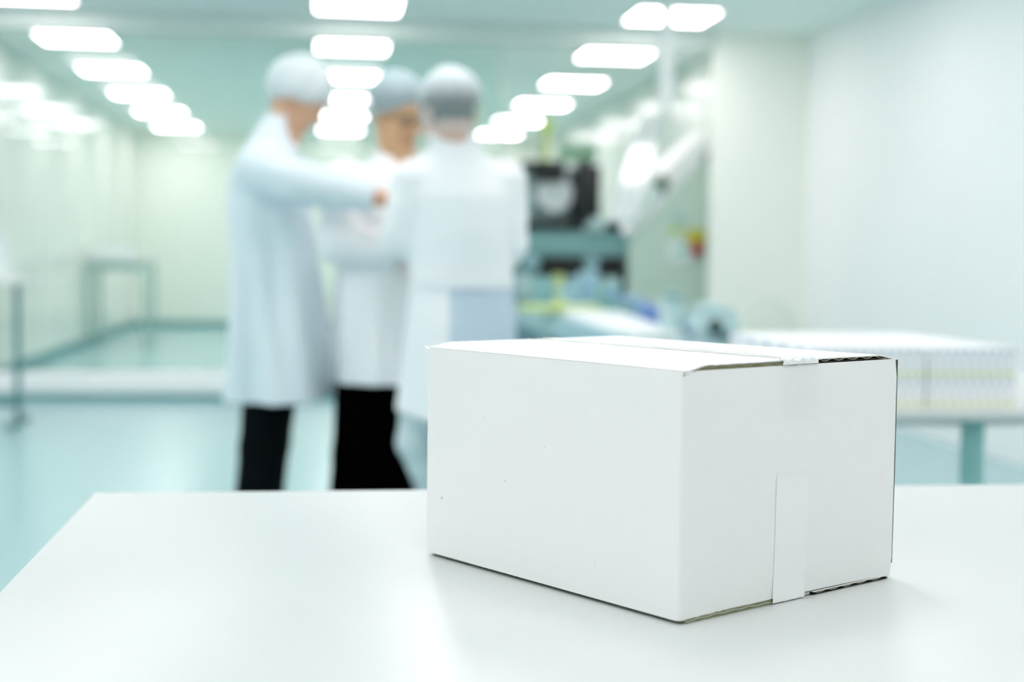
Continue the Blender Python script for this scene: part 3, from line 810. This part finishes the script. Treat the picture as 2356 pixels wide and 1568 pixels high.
# ------------------------------------------------------------------ people
class Field:
    """signed-distance field on a grid, turned into one continuous surface"""
    def __init__(self, lo, hi, h):
        self.h = h
        self.lo = np.array(lo, float)
        n = np.ceil((np.array(hi) - self.lo) / h).astype(int) + 1
        self.ax = [self.lo[i] + h * np.arange(n[i]) for i in range(3)]
        self.F = np.full(n, 1.0, np.float32)
    def block(self, lo, hi):
        s = []
        for i in range(3):
            a = int(max(0, math.floor((lo[i] - self.lo[i]) / self.h)))
            e = int(min(self.F.shape[i], math.ceil((hi[i] - self.lo[i]) / self.h) + 1))
            if e <= a: return None
            s.append(slice(a, e))
        X = self.ax[0][s[0]][:, None, None]; Y = self.ax[1][s[1]][None, :, None]; Z = self.ax[2][s[2]][None, None, :]
        return tuple(s), X, Y, Z
    def merge(self, s, d, k, op='add'):
        A = self.F[s]
        d = d.astype(np.float32)
        if op == 'add':
            if k > 0:
                hh = np.clip(0.5 + 0.5 * (A - d) / k, 0, 1)
                self.F[s] = A * (1 - hh) + d * hh - k * hh * (1 - hh)
            else:
                self.F[s] = np.minimum(A, d)
        else:
            if k > 0:
                hh = np.clip(0.5 - 0.5 * (A + d) / k, 0, 1)
                self.F[s] = A * (1 - hh) + (-d) * hh + k * hh * (1 - hh)
            else:
                self.F[s] = np.maximum(A, -d)
    def cone(self, a, c, ra, rb, k=0.02, op='add'):
        a = np.array(a, float); c = np.array(c, float)
        m = max(ra, rb) + k + 3 * self.h
        bl = self.block(np.minimum(a, c) - m, np.maximum(a, c) + m)
        if bl is None: return
        s, X, Y, Z = bl
        d = c - a; L2 = max(float(d @ d), 1e-9)
        t = np.clip(((X - a[0]) * d[0] + (Y - a[1]) * d[1] + (Z - a[2]) * d[2]) / L2, 0, 1)
        q = np.sqrt((X - a[0] - t * d[0]) ** 2 + (Y - a[1] - t * d[1]) ** 2 + (Z - a[2] - t * d[2]) ** 2)
        self.merge(s, q - (ra + (rb - ra) * t), k, op)
    def ell(self, c, r, axes=None, k=0.02, op='add'):
        c = np.array(c, float); r = np.array(r, float)
        A = np.eye(3) if axes is None else np.array(axes, float)
        m = r.max() + k + 3 * self.h
        bl = self.block(c - m, c + m)
        if bl is None: return
        s, X, Y, Z = bl
        P = [(X - c[0]) * A[i][0] + (Y - c[1]) * A[i][1] + (Z - c[2]) * A[i][2] for i in range(3)]
        k0 = np.sqrt(sum((P[i] / r[i]) ** 2 for i in range(3)))
        k1 = np.sqrt(sum((P[i] / r[i] ** 2) ** 2 for i in range(3))) + 1e-9
        self.merge(s, k0 * (k0 - 1) / k1, k, op)
    def loft(self, knots, k=0.02, op='add', folds=None):
        """knots: (z, cx, cy, rx, ry); elliptical sections, optional cloth folds f(theta, z) -> metres"""
        kn = np.array(knots, float)
        m = 0.08
        lo = [(kn[:, 1] - kn[:, 3]).min() - m, (kn[:, 2] - kn[:, 4]).min() - m, kn[:, 0].min() - m]
        hi = [(kn[:, 1] + kn[:, 3]).max() + m, (kn[:, 2] + kn[:, 4]).max() + m, kn[:, 0].max() + m]
        bl = self.block(lo, hi)
        s, X, Y, Z = bl
        z = Z[0, 0]
        zs = kn[:, 0]
        g = [np.interp(z, zs, kn[:, i])[None, None, :] for i in range(1, 5)]
        dx = X - g[0]; dy = Y - g[1]
        rr = np.sqrt((dx / g[2]) ** 2 + (dy / g[3]) ** 2)
        d = (rr - 1) * np.minimum(g[2], g[3])
        if folds is not None:
            d = d - folds(np.arctan2(dy, dx), Z)
        d = np.maximum(d, np.maximum(zs.min() - Z, Z - zs.max()))
        self.merge(s, d, k, op)
    def below(self, fn):
        """cut away everything under z = fn(x, y)"""
        s, X, Y, Z = self.block(self.lo, [a[-1] for a in self.ax])
        self.F = np.maximum(self.F, (fn(X, Y) - Z).astype(np.float32))
    def net(self):
        F = self.F; h = self.h
        F[0] = F[-1] = 1; F[:, 0] = F[:, -1] = 1; F[:, :, 0] = F[:, :, -1] = 1
        I = F < 0
        c = np.zeros(tuple(n - 1 for n in F.shape), np.int8)
        for dx in (0, 1):
            for dy in (0, 1):
                for dz in (0, 1):
                    c += I[dx:dx + c.shape[0], dy:dy + c.shape[1], dz:dz + c.shape[2]]
        act = np.argwhere((c > 0) & (c < 8))
        idx = np.full(c.shape, -1, np.int32)
        idx[act[:, 0], act[:, 1], act[:, 2]] = np.arange(len(act))
        pos = np.zeros((len(act), 3)); cnt = np.zeros(len(act))
        for ax in range(3):
            o1, o2 = [i for i in range(3) if i != ax]
            for p in (0, 1):
                for q in (0, 1):
                    a = act.copy(); a[:, o1] += p; a[:, o2] += q
                    e = a.copy(); e[:, ax] += 1
                    fa = F[a[:, 0], a[:, 1], a[:, 2]]; fe = F[e[:, 0], e[:, 1], e[:, 2]]
                    w = (fa < 0) != (fe < 0)
                    t = np.where(w, fa / np.where(w, fa - fe, 1), 0)
                    pp = a.astype(float); pp[:, ax] += t
                    pos[w] += pp[w]; cnt[w] += 1
        V = self.lo + h * pos / cnt[:, None]
        quads = []
        for ax in range(3):
            o1, o2 = (ax + 1) % 3, (ax + 2) % 3
            sl0 = [slice(None)] * 3; sl1 = [slice(None)] * 3
            sl0[ax] = slice(0, -1); sl1[ax] = slice(1, None)
            A = I[tuple(sl0)]; B = I[tuple(sl1)]
            e = np.argwhere(A != B)
            fl = A[e[:, 0], e[:, 1], e[:, 2]]
            def cell(p, q):
                g = e.copy(); g[:, o1] -= p; g[:, o2] -= q
                return idx[g[:, 0], g[:, 1], g[:, 2]]
            Q = np.stack([cell(1, 1), cell(0, 1), cell(0, 0), cell(1, 0)], 1)
            Q[~fl] = Q[~fl][:, ::-1]
            quads.append(Q)
        return V, np.concatenate(quads)
    def build(self, name, m, parent=None, smooth_iter=2):
        V, Q = self.net()
        # gentle Laplacian smoothing of the net
        for _ in range(smooth_iter):
            acc = np.zeros_like(V); n = np.zeros(len(V))
            for i in range(4):
                j = (i + 1) % 4
                np.add.at(acc, Q[:, i], V[Q[:, j]]); np.add.at(n, Q[:, i], 1)
                np.add.at(acc, Q[:, j], V[Q[:, i]]); np.add.at(n, Q[:, j], 1)
            V = V * 0.5 + 0.5 * acc / n[:, None]
        me = bpy.data.meshes.new(name)
        me.vertices.add(len(V)); me.vertices.foreach_set('co', V.astype(np.float32).ravel())
        me.loops.add(Q.size); me.loops.foreach_set('vertex_index', Q.astype(np.int32).ravel())
        me.polygons.add(len(Q)); me.polygons.foreach_set('loop_start', (np.arange(len(Q)) * 4).astype(np.int32))
        me.polygons.foreach_set('use_smooth', np.ones(len(Q), bool))
        me.update(calc_edges=True)
        me.validate()
        for x in (m if isinstance(m, list) else [m]):
            me.materials.append(M[x])
        o = bpy.data.objects.new(name, me); COL.objects.link(o)
        if parent is not None: o.parent = parent
        return o

def unit(v):
    v = np.array(v, float); return v / np.linalg.norm(v)

def head_frame(c, fwd, tilt=(0, 0, 1), sc=1.0):
    f = unit(fwd); r = unit(np.cross(f, tilt)); u = np.cross(r, f)
    c = np.array(c, float)
    def at(rr, ff, uu): return c + sc * (r * rr + f * ff + u * uu)
    return at, np.array([r, f, u]), sc

def add_head(B, hf, neck, female=False):
    at, A, s = hf
    B.ell(at(0, -0.012, 0.038), np.array([.075, .096, .084]) * s, A, 0.02)
    B.ell(at(0, 0.022, -0.035), np.array([.064, .072, .090]) * s, A, 0.02)
    B.ell(at(0, 0.066, -0.100), np.array([.026, .022, .020]) * s, A, 0.02)             # chin
    for q in (-1, 1):
        B.cone(at(0.056 * q, -0.002, -0.060), at(0.020 * q, 0.066, -0.098), .014 * s, .014 * s, 0.02)   # jaw line
        B.ell(at(0.040 * q, 0.070, -0.024), np.array([.022, .018, .018]) * s, A, 0.018)    # cheek
        B.ell(at(0.078 * q, -0.008, -0.008), np.array([.010, .020, .031]) * s, A, 0.006)   # ear
        B.ell(at(0.083 * q, -0.003, -0.004), np.array([.006, .010, .016]) * s, A, 0.004, 'sub')
        B.ell(at(0.032 * q, 0.083, 0.024), np.array([.026, .014, .008]) * s, A, 0.010)     # brow
        B.ell(at(0.032 * q, 0.101, 0.004), np.array([.017, .015, .011]) * s, A, 0.010, 'sub')
        B.ell(at(0.011 * q, 0.098, -0.033), np.array([.008, .010, .007]) * s, A, 0.006)    # nostril wing
    B.cone(at(0, 0.088, 0.012), at(0, 0.108, -0.028), .008 * s, .011 * s, 0.010)           # nose
    B.ell(at(0, 0.088, -0.060), np.array([.024, .010, .006]) * s, A, 0.005)
    B.ell(at(0, 0.087, -0.073), np.array([.021, .010, .007]) * s, A, 0.005)
    B.ell(at(0, 0.101, -0.0665), np.array([.024, .010, .0022]) * s, A, 0.003, 'sub')
    B.cone(at(0, -0.022, -0.055), neck, .050 * s, .056 * s, 0.03)

def add_hand(B, wrist, direc, palm_n, curl=0.9, side=1, sc=1.0):
    """palm, four separate curled fingers and a thumb from the side of the palm"""
    d = unit(direc); n = np.array(palm_n, float); n = unit(n - d * (n @ d)); sd = np.cross(d, n) * side
    w = np.array(wrist, float)
    for i, o in enumerate((-.030, -.010, .010, .029)):
        B.cone(w + d * .012 + sd * o * .6, w + d * (.085 - .006 * abs(i - 1.4)) * sc + sd * o * sc, .012 * sc, .0115 * sc, 0.010)
    lens = [(.040, .026, .020), (.046, .030, .022), (.043, .028, .021), (.034, .021, .018)]
    for i, o in enumerate((-.031, -.0105, .0105, .030)):
        p = w + d * (.086 - .006 * abs(i - 1.4)) * sc + sd * o * sc
        a = 0.25 + 0.05 * i
        for j, l in enumerate(lens[i]):
            dd = d * math.cos(a) + n * math.sin(a)
            q = p + dd * l * sc
            B.cone(p, q, (.0092 - .0009 * j) * sc, (.0086 - .0009 * j) * sc, 0.003)
            p = q; a += curl * (0.75 if j == 0 else 0.6)
    p = w + d * .022 * sc - sd * .024 * sc
    q = p + (d * .55 - sd * .62 + n * .35) * .042 * sc
    B.cone(p, q, .014 * sc, .011 * sc, 0.010)
    r = q + (d * .75 - sd * .05 + n * .65) * .032 * sc
    B.cone(q, r, .0105 * sc, .0092 * sc, 0.004)
    t = r + (d * .8 + sd * .35 + n * .5) * .026 * sc
    B.cone(r, t, .0092 * sc, .0075 * sc, 0.003)

def bouffant(name, hf, m, parent, rx=.098, ry=.122, rz=.118, low=-0.35, tilt=0.25, seed=1, off=(0, -0.014, 0.035)):
    """gathered disposable cap: puffed dome with creases, ending in an elastic hem"""
    at, A, s = hf
    r = np.random.RandomState(seed); ph = r.rand(8) * 6.28
    nt, npz = 96, 34
    vs = []; fs = []
    for j in range(npz + 1):
        v = j / npz
        for i in range(nt):
            th = 2 * math.pi * i / nt
            # hem dips at the back (sin th = -1), sits on the forehead at the front
            lo = max(-1.12, low + tilt * math.sin(th))
            phi = math.pi / 2 - v * (math.pi / 2 - lo)
            cr = 1 + 0.03 * (math.sin(th * 9 + ph[0] + v * 3) * v + 0.7 * math.sin(th * 17 + ph[1] - v * 5) * v) + 0.02 * math.sin(th * 4 + ph[2]) * math.sin(v * 3.1 + ph[3])
            if v > 0.9: cr *= 1 - 0.9 * (v - 0.9)
            x, y, z = math.cos(phi) * math.cos(th) * rx * cr, math.cos(phi) * math.sin(th) * ry * cr, math.sin(phi) * rz * cr
            vs.append(at(off[0] + x, off[1] + y, off[2] + z))
    for j in range(npz):
        for i in range(nt):
            i2 = (i + 1) % nt
            fs.append((j * nt + i, j * nt + i2, (j + 1) * nt + i2, (j + 1) * nt + i))
    mb = MB(); mb.add(vs, fs, 0, True)
    o = mb.build(name, m, parent)
    hm = MB()
    pts = [vs[npz * nt + i] for i in range(nt)] + [vs[npz * nt]]
    hm.tube(pts, 0.0035, 6)
    hm.build('elastic_hem', m, o)
    return o

def hair_shell(hf, m, parent, low=-0.25, tilt=0.35, k=1.0, off=(0, -0.016, 0.036)):
    at, A, s = hf
    nt, nz = 48, 20; vs = []; fs = []
    for j in range(nz + 1):
        v = j / nz
        for i in range(nt):
            th = 2 * math.pi * i / nt
            lo = low + tilt * math.sin(th)
            phi = math.pi / 2 - v * (math.pi / 2 - lo)
            c = 1 + 0.012 * math.sin(th * 23 + j)
            vs.append(at(off[0] + math.cos(phi) * math.cos(th) * .082 * k * c, off[1] + math.cos(phi) * math.sin(th) * .103 * k * c, off[2] + math.sin(phi) * .092 * k * c))
    for j in range(nz):
        for i in range(nt):
            i2 = (i + 1) % nt
            fs.append((j * nt + i, j * nt + i2, (j + 1) * nt + i2, (j + 1) * nt + i))
    mb = MB(); mb.add(vs, fs, 0, True)
    return mb.build('hair', m, parent)

def eyes(hf, parent):
    at, A, s = hf
    for q in (-1, 1):
        mb = MB()
        c = at(0.032 * q, 0.0735, 0.003)
        rot = Matrix([list(A[0]), list(A[2]), list(A[1])]).transposed().to_4x4()
        mx = Matrix.Translation(c) @ rot
        r = 0.0125 * s
        prof = [(r * math.sin(a), r * math.cos(a)) for a in np.linspace(math.pi, 0.45, 12)]
        mb.lathe(prof, 18, 0, mx)
        prof = [(r * math.sin(a) * 1.01, r * math.cos(a) * 1.01) for a in np.linspace(0.46, 0.02, 6)]
        mb.lathe(prof, 18, 1, mx)
        mb.build('eye', ['eye', 'iris'], parent)

def brows(hf, parent, m='hair'):
    at, A, s = hf
    for q in (-1, 1):
        mb = MB()
        mb.tube([at(.014 * q, .0925, .021), at(.028 * q, .0915, .026), at(.044 * q, .081, .024), at(.054 * q, .070, .018)], [.003 * s, .004 * s, .0035 * s, .002 * s], 8)
        mb.build('eyebrow', m, parent)

def shoes(parent, feet, m='shoe'):
    for (x, y, dx, dy, z) in feet:
        d = unit((dx, dy, 0))
        f = Field((x - .25, y - .25, z - .02), (x + .25, y + .25, z + .16), 0.006)
        p = np.array([x, y, z])
        f.cone(p + d * -.045 + [0, 0, .045], p + d * .135 + [0, 0, .036], .042, .040, 0.02)
        f.cone(p + d * -.045 + [0, 0, .04], p + d * -.04 + [0, 0, .105], .042, .040, 0.03)
        f.below(lambda X, Y: z + 0 * X + 0 * Y)
        f.build('shoe', m, parent)

def person(name_label, Y0, hf, neck, torso, arms, legs, feet, skin, coat, cap, trouser, hem, extra):
    """body first (one skin), then the clothes as children"""
    B = Field(extra['lo'], extra['hi'], 0.0055)
    add_head(B, hf, neck)
    B.loft([(z, cx, cy, rx * .86, ry * .84) for z, cx, cy, rx, ry in torso], 0.03)
    for (sh, el, wr, hd, pn, side) in arms:
        B.cone(sh, el, .046, .038, 0.03)
        B.cone(el, wr, .038, .026, 0.02)
        add_hand(B, wr, hd, pn, extra.get('curl', 1.0), side, extra.get('hand', 1.0))
    for (hp, kn, an) in legs:
        B.cone(hp, kn, .076, .052, 0.03)
        B.cone(kn, an, .050, .036, 0.02)
    for (x, y, dx, dy, z) in feet:
        d = unit((dx, dy, 0)); p = np.array([x, y, z])
        B.cone(p + [0, 0, .06], p + d * .11 + [0, 0, .034], .034, .026, 0.02)
    body = B.build('person', [skin, 'lip'])
    # colour the lips
    at, A, s = hf
    me = body.data
    cen = np.zeros(len(me.polygons) * 3); me.polygons.foreach_get('center', cen); cen = cen.reshape(-1, 3)
    rel = (cen - at(0, 0, 0)) @ A.T / s
    lip = (np.abs(rel[:, 0]) < .025) & (rel[:, 1] > .078) & (np.abs(rel[:, 2] + .0665) < .012 * (1 - (rel[:, 0] / .027) ** 2))
    me.polygons.foreach_set('material_index', lip.astype(np.int32))
    tag(body, name_label, 'person')
    body.location = (0, Y0, 0)
    eyes(hf, body)
    # coat
    C = Field(extra['lo'], extra['hi'], 0.006)
    C.loft(coat['knots'], 0.0, folds=coat['folds'])
    for (sh, el, wr, hd, pn, side) in arms:
        rs = coat.get('sleeve', (.068, .062, .046))
        wr2 = np.array(wr) + 0.0 * unit(hd)
        C.cone(np.array(sh) - [0, 0, .0], el, rs[0], rs[1], 0.035)
        C.cone(el, wr2, rs[1], rs[2], 0.015)
        # wrinkles at the elbow
        for t in (0.55, 0.75, 0.95):
            p = np.array(sh) + (np.array(el) - np.array(sh)) * t
            C.cone(p + [0.03, -.05, -.02], p + [-.03, -.05, .02], .012, .012, 0.03)
        # open cuff
        e = unit(np.array(wr) - np.array(el))
        C.cone(np.array(wr) + e * .02, np.array(wr) + e * .10, rs[2] * 1.6, rs[2] * 1.6, 0.0, 'sub')
        C.cone(np.array(wr) - e * .05, np.array(wr) + e * .08, rs[2] - .012, rs[2] - .012, 0.004, 'sub')
    for q in coat.get('collar', []):
        C.cone(*q)
    for q in coat.get('cuts', []):
        C.cone(*q, op='sub')
    cav = [(z, cx, cy, rx - .016, ry - .016) for z, cx, cy, rx, ry in coat['knots'] if z < coat['cav']]
    if len(cav) > 1:
        C.loft(cav, 0.0, 'sub', folds=coat['folds'])
    C.below(hem)
    co = C.build('lab_coat', coat.get('mat', 'coat'), body, 1)
    # trousers
    Tt = Field(extra['lo'], extra['hi'], 0.006)
    tr = extra.get('trw', (.094, .074, .070))
    for (hp, kn, an) in legs:
        Tt.cone(hp, kn, tr[0], tr[1], 0.03)
        Tt.cone(kn, np.array(an) + [0, 0, -0.02], tr[1], tr[2], 0.02)
        for t in (0.3, 0.5, 0.8):
            p = np.array(kn) + (np.array(an) - np.array(kn)) * t
            Tt.cone(p + [-.04, -.045, .02], p + [.05, -.045, -.02], .014, .012, 0.03)
    Tt.build('trousers', trouser, body, 1)
    shoes(body, feet)
    return body, co

def add_folds(a, n, ph, z0, z1):
    """vertical drapes growing from z1 down to z0"""
    def f(th, z):
        g = np.clip((z1 - z) / (z1 - z0), 0, 1)
        return a * g * (np.sin(n * th + ph + 1.3 * np.sin(3 * z)) + 0.6 * np.sin((2 * n + 1) * th - 2 * ph + 4 * z)) + 0.004 * np.sin(9 * z + 3 * th)
    return f

# --- first person: man in profile at the left, arm stretched towards the others
Y1 = 4.9
hf = head_frame((-0.078, 0.0, 1.680), (0.78, -0.08, -0.60), (0.0, 0, 1), 0.94)
arms = [((-0.205, -0.16, 1.425), (-0.074, -0.30, 1.375), (0.206, -0.325, 1.326), (0.55, -0.1, -0.62), (-0.3, -0.3, -0.85), -1),
        ((-0.175, 0.17, 1.425), (-0.165, 0.27, 1.16), (-0.09, 0.24, 0.95), (0.1, -0.1, -1), (0, -1, -0.1), 1)]
legs = [((-0.165, -0.078, 0.86), (-0.20, -0.08, 0.50), (-0.245, -0.09, 0.085)), ((-0.150, 0.078, 0.86), (-0.185, 0.075, 0.50), (-0.225, 0.09, 0.085))]
feet = [(-0.245, -0.09, 1, -0.15, 0.0), (-0.225, 0.09, 1, 0.15, 0.0)]
torso = [(0.80, -0.155, 0, .115, .165), (0.95, -0.155, 0, .12, .165), (1.12, -0.16, 0, .115, .155), (1.30, -0.172, 0, .118, .185), (1.42, -0.178, 0, .105, .195), (1.49, -0.165, 0, .07, .12), (1.52, -0.14, 0, .045, .06)]
coat = dict(mat='coat_thin_shaded', knots=[(0.62, -0.150, 0, .166, .244), (0.85, -0.155, 0, .155, .230), (1.02, -0.158, 0, .148, .192), (1.15, -0.162, 0, .143, .185), (1.30, -0.178, 0, .140, .205), (1.40, -0.185, 0, .130, .215), (1.47, -0.185, 0, .105, .185), (1.53, -0.172, 0, .080, .11), (1.58, -0.155, 0, .066, .075), (1.615, -0.15, 0, .060, .066)],
            folds=add_folds(0.021, 5, 0.8, 0.80, 1.42), cav=1.1, sleeve=(.082, .072, .050),
            collar=[((-0.21, -0.05, 1.53), (-0.10, -0.06, 1.50), .02, .016, 0.02), ((-0.21, 0.05, 1.53), (-0.10, 0.06, 1.50), .02, .016, 0.02)],
            cuts=[((-0.115, 0, 1.50), (-0.055, 0, 1.65), .050, .085, 0.004)])
p1, c1 = person('person in a white coat and white hairnet seen in profile, reaching forward, dark trousers', Y1, hf, (-0.135, 0, 1.53), torso, arms, legs, feet, 'skin', coat, None, 'trouser_navy',
                lambda X, Y: 0.655 + 0.03 * (X + 0.3), dict(lo=(-0.42, -0.52, -0.02), hi=(0.42, 0.42, 1.86), curl=1.0))
bouffant('hairnet', hf, 'cap_white', p1, rx=.098, ry=.122, rz=.122, low=-0.50, tilt=0.55, seed=4, off=(0, -0.018, 0.024))
hair_shell(hf, 'hairgrey', p1, -0.3, 0.45)
brows(hf, p1)

# --- second person: woman facing the camera, glasses, bluish hairnet
Y2 = 4.82
hf = head_frame((0.244, 0.0, 1.622), (0.58, -0.74, -0.32), (-0.10, 0, 1), 0.97)
arms = [((0.07, -0.02, 1.395), (0.050, -0.13, 1.185), (0.278, -0.175, 1.160), (0.9, 0.25, 0.05), (0.1, 0.3, 0.9), 1),
        ((0.385, 0.03, 1.395), (0.40, -0.06, 1.17), (0.355, -0.165, 1.215), (-0.9, -0.1, 0.1), (-0.3, 0.3, 0.9), -1)]
legs = [((0.145, 0, 0.86), (0.128, -0.02, 0.48), (0.10, 0, 0.085)), ((0.25, 0.0, 0.86), (0.255, -0.02, 0.48), (0.27, 0.0, 0.085))]
feet = [(0.10, 0.0, -0.15, -1, 0.0), (0.265, 0.0, 0.2, -1, 0.0)]
torso = [(0.80, 0.20, 0, .15, .115), (0.95, 0.20, 0, .15, .115), (1.10, 0.212, 0, .132, .105), (1.28, 0.225, 0, .15, .115), (1.38, 0.23, 0, .165, .09), (1.44, 0.24, 0, .10, .065), (1.47, 0.245, 0.01, .05, .05)]
coat = dict(knots=[(0.68, 0.195, 0, .158, .155), (0.85, 0.198, 0, .166, .155), (1.00, 0.202, 0, .162, .145), (1.13, 0.207, 0, .155, .135), (1.28, 0.222, 0, .172, .14), (1.37, 0.228, 0, .178, .115), (1.43, 0.235, 0, .125, .09), (1.48, 0.245, 0.01, .072, .07), (1.50, 0.248, 0.012, .065, .064)],
            folds=add_folds(0.008, 8, 2.1, 0.68, 1.3), cav=1.05, sleeve=(.074, .066, .050),
            collar=[((0.185, 0.0, 1.485), (0.262, -0.105, 1.40), .018, .014, 0.015), ((0.315, 0.0, 1.485), (0.285, -0.105, 1.40), .018, .014, 0.015), ((0.185, 0.02, 1.485), (0.315, 0.03, 1.485), .018, .018, 0.015)],
            cuts=[((0.250, 0, 1.46), (0.25, -0.03, 1.56), .050, .066, 0.004), ((0.262, -0.06, 1.50), (0.278, -0.12, 1.385), .042, .008, 0.004)])
p2, c2 = person('person with glasses and a bluish hairnet facing the viewer, white coat over black trousers', Y2, hf, (0.25, 0.01, 1.45), torso, arms, legs, feet, 'skin2', coat, None, 'trouser',
                lambda X, Y: 0.722 + 0 * X, dict(lo=(-0.06, -0.48, -0.02), hi=(0.56, 0.30, 1.80), curl=0.9, trw=(.098, .092, .104)))
bouffant('hairnet', hf, 'cap_blue', p2, rx=.096, ry=.120, rz=.114, low=-0.55, tilt=0.85, seed=8)
hair_shell(hf, 'hair', p2, -0.35, 0.7)
brows(hf, p2)
at, A, s = hf
gl = MB()
for q in (-1, 1):
    ring = [at(.033 * q + .023 * math.cos(a), .103 - .010 * (abs(.033 * q + .023 * math.cos(a)) / .055) ** 2, .002 + .017 * math.sin(a)) for a in np.linspace(0, 2 * math.pi, 21)]
    gl.tube(ring, .0024, 6)
    gl.tube([at(.056 * q, .094, .006), at(.078 * q, .05, .008), at(.082 * q, -.005, .006)], .002, 6)
gl.tube([at(-.010, .105, .004), at(0, .107, .006), at(.010, .105, .004)], .0022, 6)
gl.build('glasses', 'gold', p2)

# --- third person: seen from behind, nearest, head turned to the left
Y3 = 4.35
hf = head_frame((0.376, 0.0, 1.576), (-0.42, 0.86, -0.26), (0.0, 0, 1), 0.96)
arms = [((0.275, 0.0, 1.375), (0.237, 0.02, 1.20), (0.335, 0.165, 1.205), (0.65, 0.5, 0.1), (0.2, 0.1, 1), 1),
        ((0.550, 0.0, 1.375), (0.560, 0.01, 1.19), (0.475, 0.15, 1.265), (-0.75, 0.35, 0.1), (-0.2, 0.1, 1), -1)]
legs = [((0.335, 0, 0.86), (0.285, 0.02, 0.575), (0.445, 0.15, 0.20)), ((0.50, 0, 0.86), (0.49, 0.0, 0.47), (0.49, 0.03, 0.085))]
feet = [(0.45, 0.19, -0.1, 1, 0.115), (0.49, 0.03, 0.1, 1, 0.0)]
torso = [(0.80, 0.415, 0, .15, .115), (0.95, 0.415, 0, .15, .115), (1.08, 0.418, 0, .135, .10), (1.25, 0.418, 0, .145, .11), (1.36, 0.415, 0, .16, .09), (1.43, 0.40, 0, .09, .06), (1.46, 0.39, 0, .05, .05)]
coat = dict(knots=[(0.62, 0.405, 0, .182, .165), (0.78, 0.412, 0, .176, .16), (0.95, 0.418, 0, .166, .148), (1.07, 0.420, 0, .155, .132), (1.22, 0.420, 0, .160, .14), (1.33, 0.418, 0, .172, .13), (1.40, 0.412, 0, .150, .105), (1.455, 0.398, 0, .095, .08), (1.505, 0.385, 0.01, .066, .066), (1.535, 0.384, 0.01, .062, .062)],
            folds=add_folds(0.007, 6, 0.2, 0.62, 1.1), cav=1.0, sleeve=(.070, .064, .050),
            collar=[((0.335, -0.035, 1.51), (0.44, -0.035, 1.51), .02, .02, 0.02)],
            cuts=[((0.383, 0.01, 1.47), (0.378, 0.02, 1.58), .048, .060, 0.004)])
p3, c3 = person('person seen from behind in a white belted coat and thin hairnet over dark hair', Y3, hf, (0.388, 0.01, 1.45), torso, arms, legs, feet, 'skin3', coat, None, 'trouser_grey',
                lambda X, Y: 0.668 - 0.25 * np.clip(X - 0.26, -0.1, 0.06), dict(lo=(0.10, -0.26, -0.02), hi=(0.74, 0.52, 1.75), curl=0.9, trw=(.092, .056, .046)))
bouffant('hairnet', hf, 'cap_thin', p3, rx=.096, ry=.120, rz=.126, low=-0.72, tilt=0.42, seed=12, off=(0, -0.016, 0.026))
hair_shell(hf, 'hair', p3, -0.70, 0.55, 1.0)
me = c3.data                                                        # lower right faces of the coat skirt take a bluish colour
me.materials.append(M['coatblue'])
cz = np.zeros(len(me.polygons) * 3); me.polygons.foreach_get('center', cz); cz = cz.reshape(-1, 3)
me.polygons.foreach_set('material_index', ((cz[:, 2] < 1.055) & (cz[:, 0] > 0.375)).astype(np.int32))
# half belt across the back of the third coat
b = MB()
pts = []
for sgn in (1, -1):
    for i in range(17):
        a = math.radians(205 + 130 * i / 16)
        pts.append((0.420 + .162 * math.cos(a), .139 * math.sin(a), 1.075 + 0.021 * sgn))
o = []
for i in range(17):
    a = math.radians(200 + 140 * i / 16)
    for (dr, dz) in ((0, -.02), (0, .02), (.006, .02), (.006, -.02)):
        o.append((0.420 + (.160 + dr) * math.cos(a), (.137 + dr) * math.sin(a), 1.075 + dz))
fs = []
for i in range(16):
    for k in range(4):
        k2 = (k + 1) % 4
        fs.append((i * 4 + k, i * 4 + k2, (i + 1) * 4 + k2, (i + 1) * 4 + k))
fs += [(0, 1, 2, 3), (64 + 3, 64 + 2, 64 + 1, 64)]
b.add(o, fs, 0, False)
b.build('half_belt', 'coat', c3)
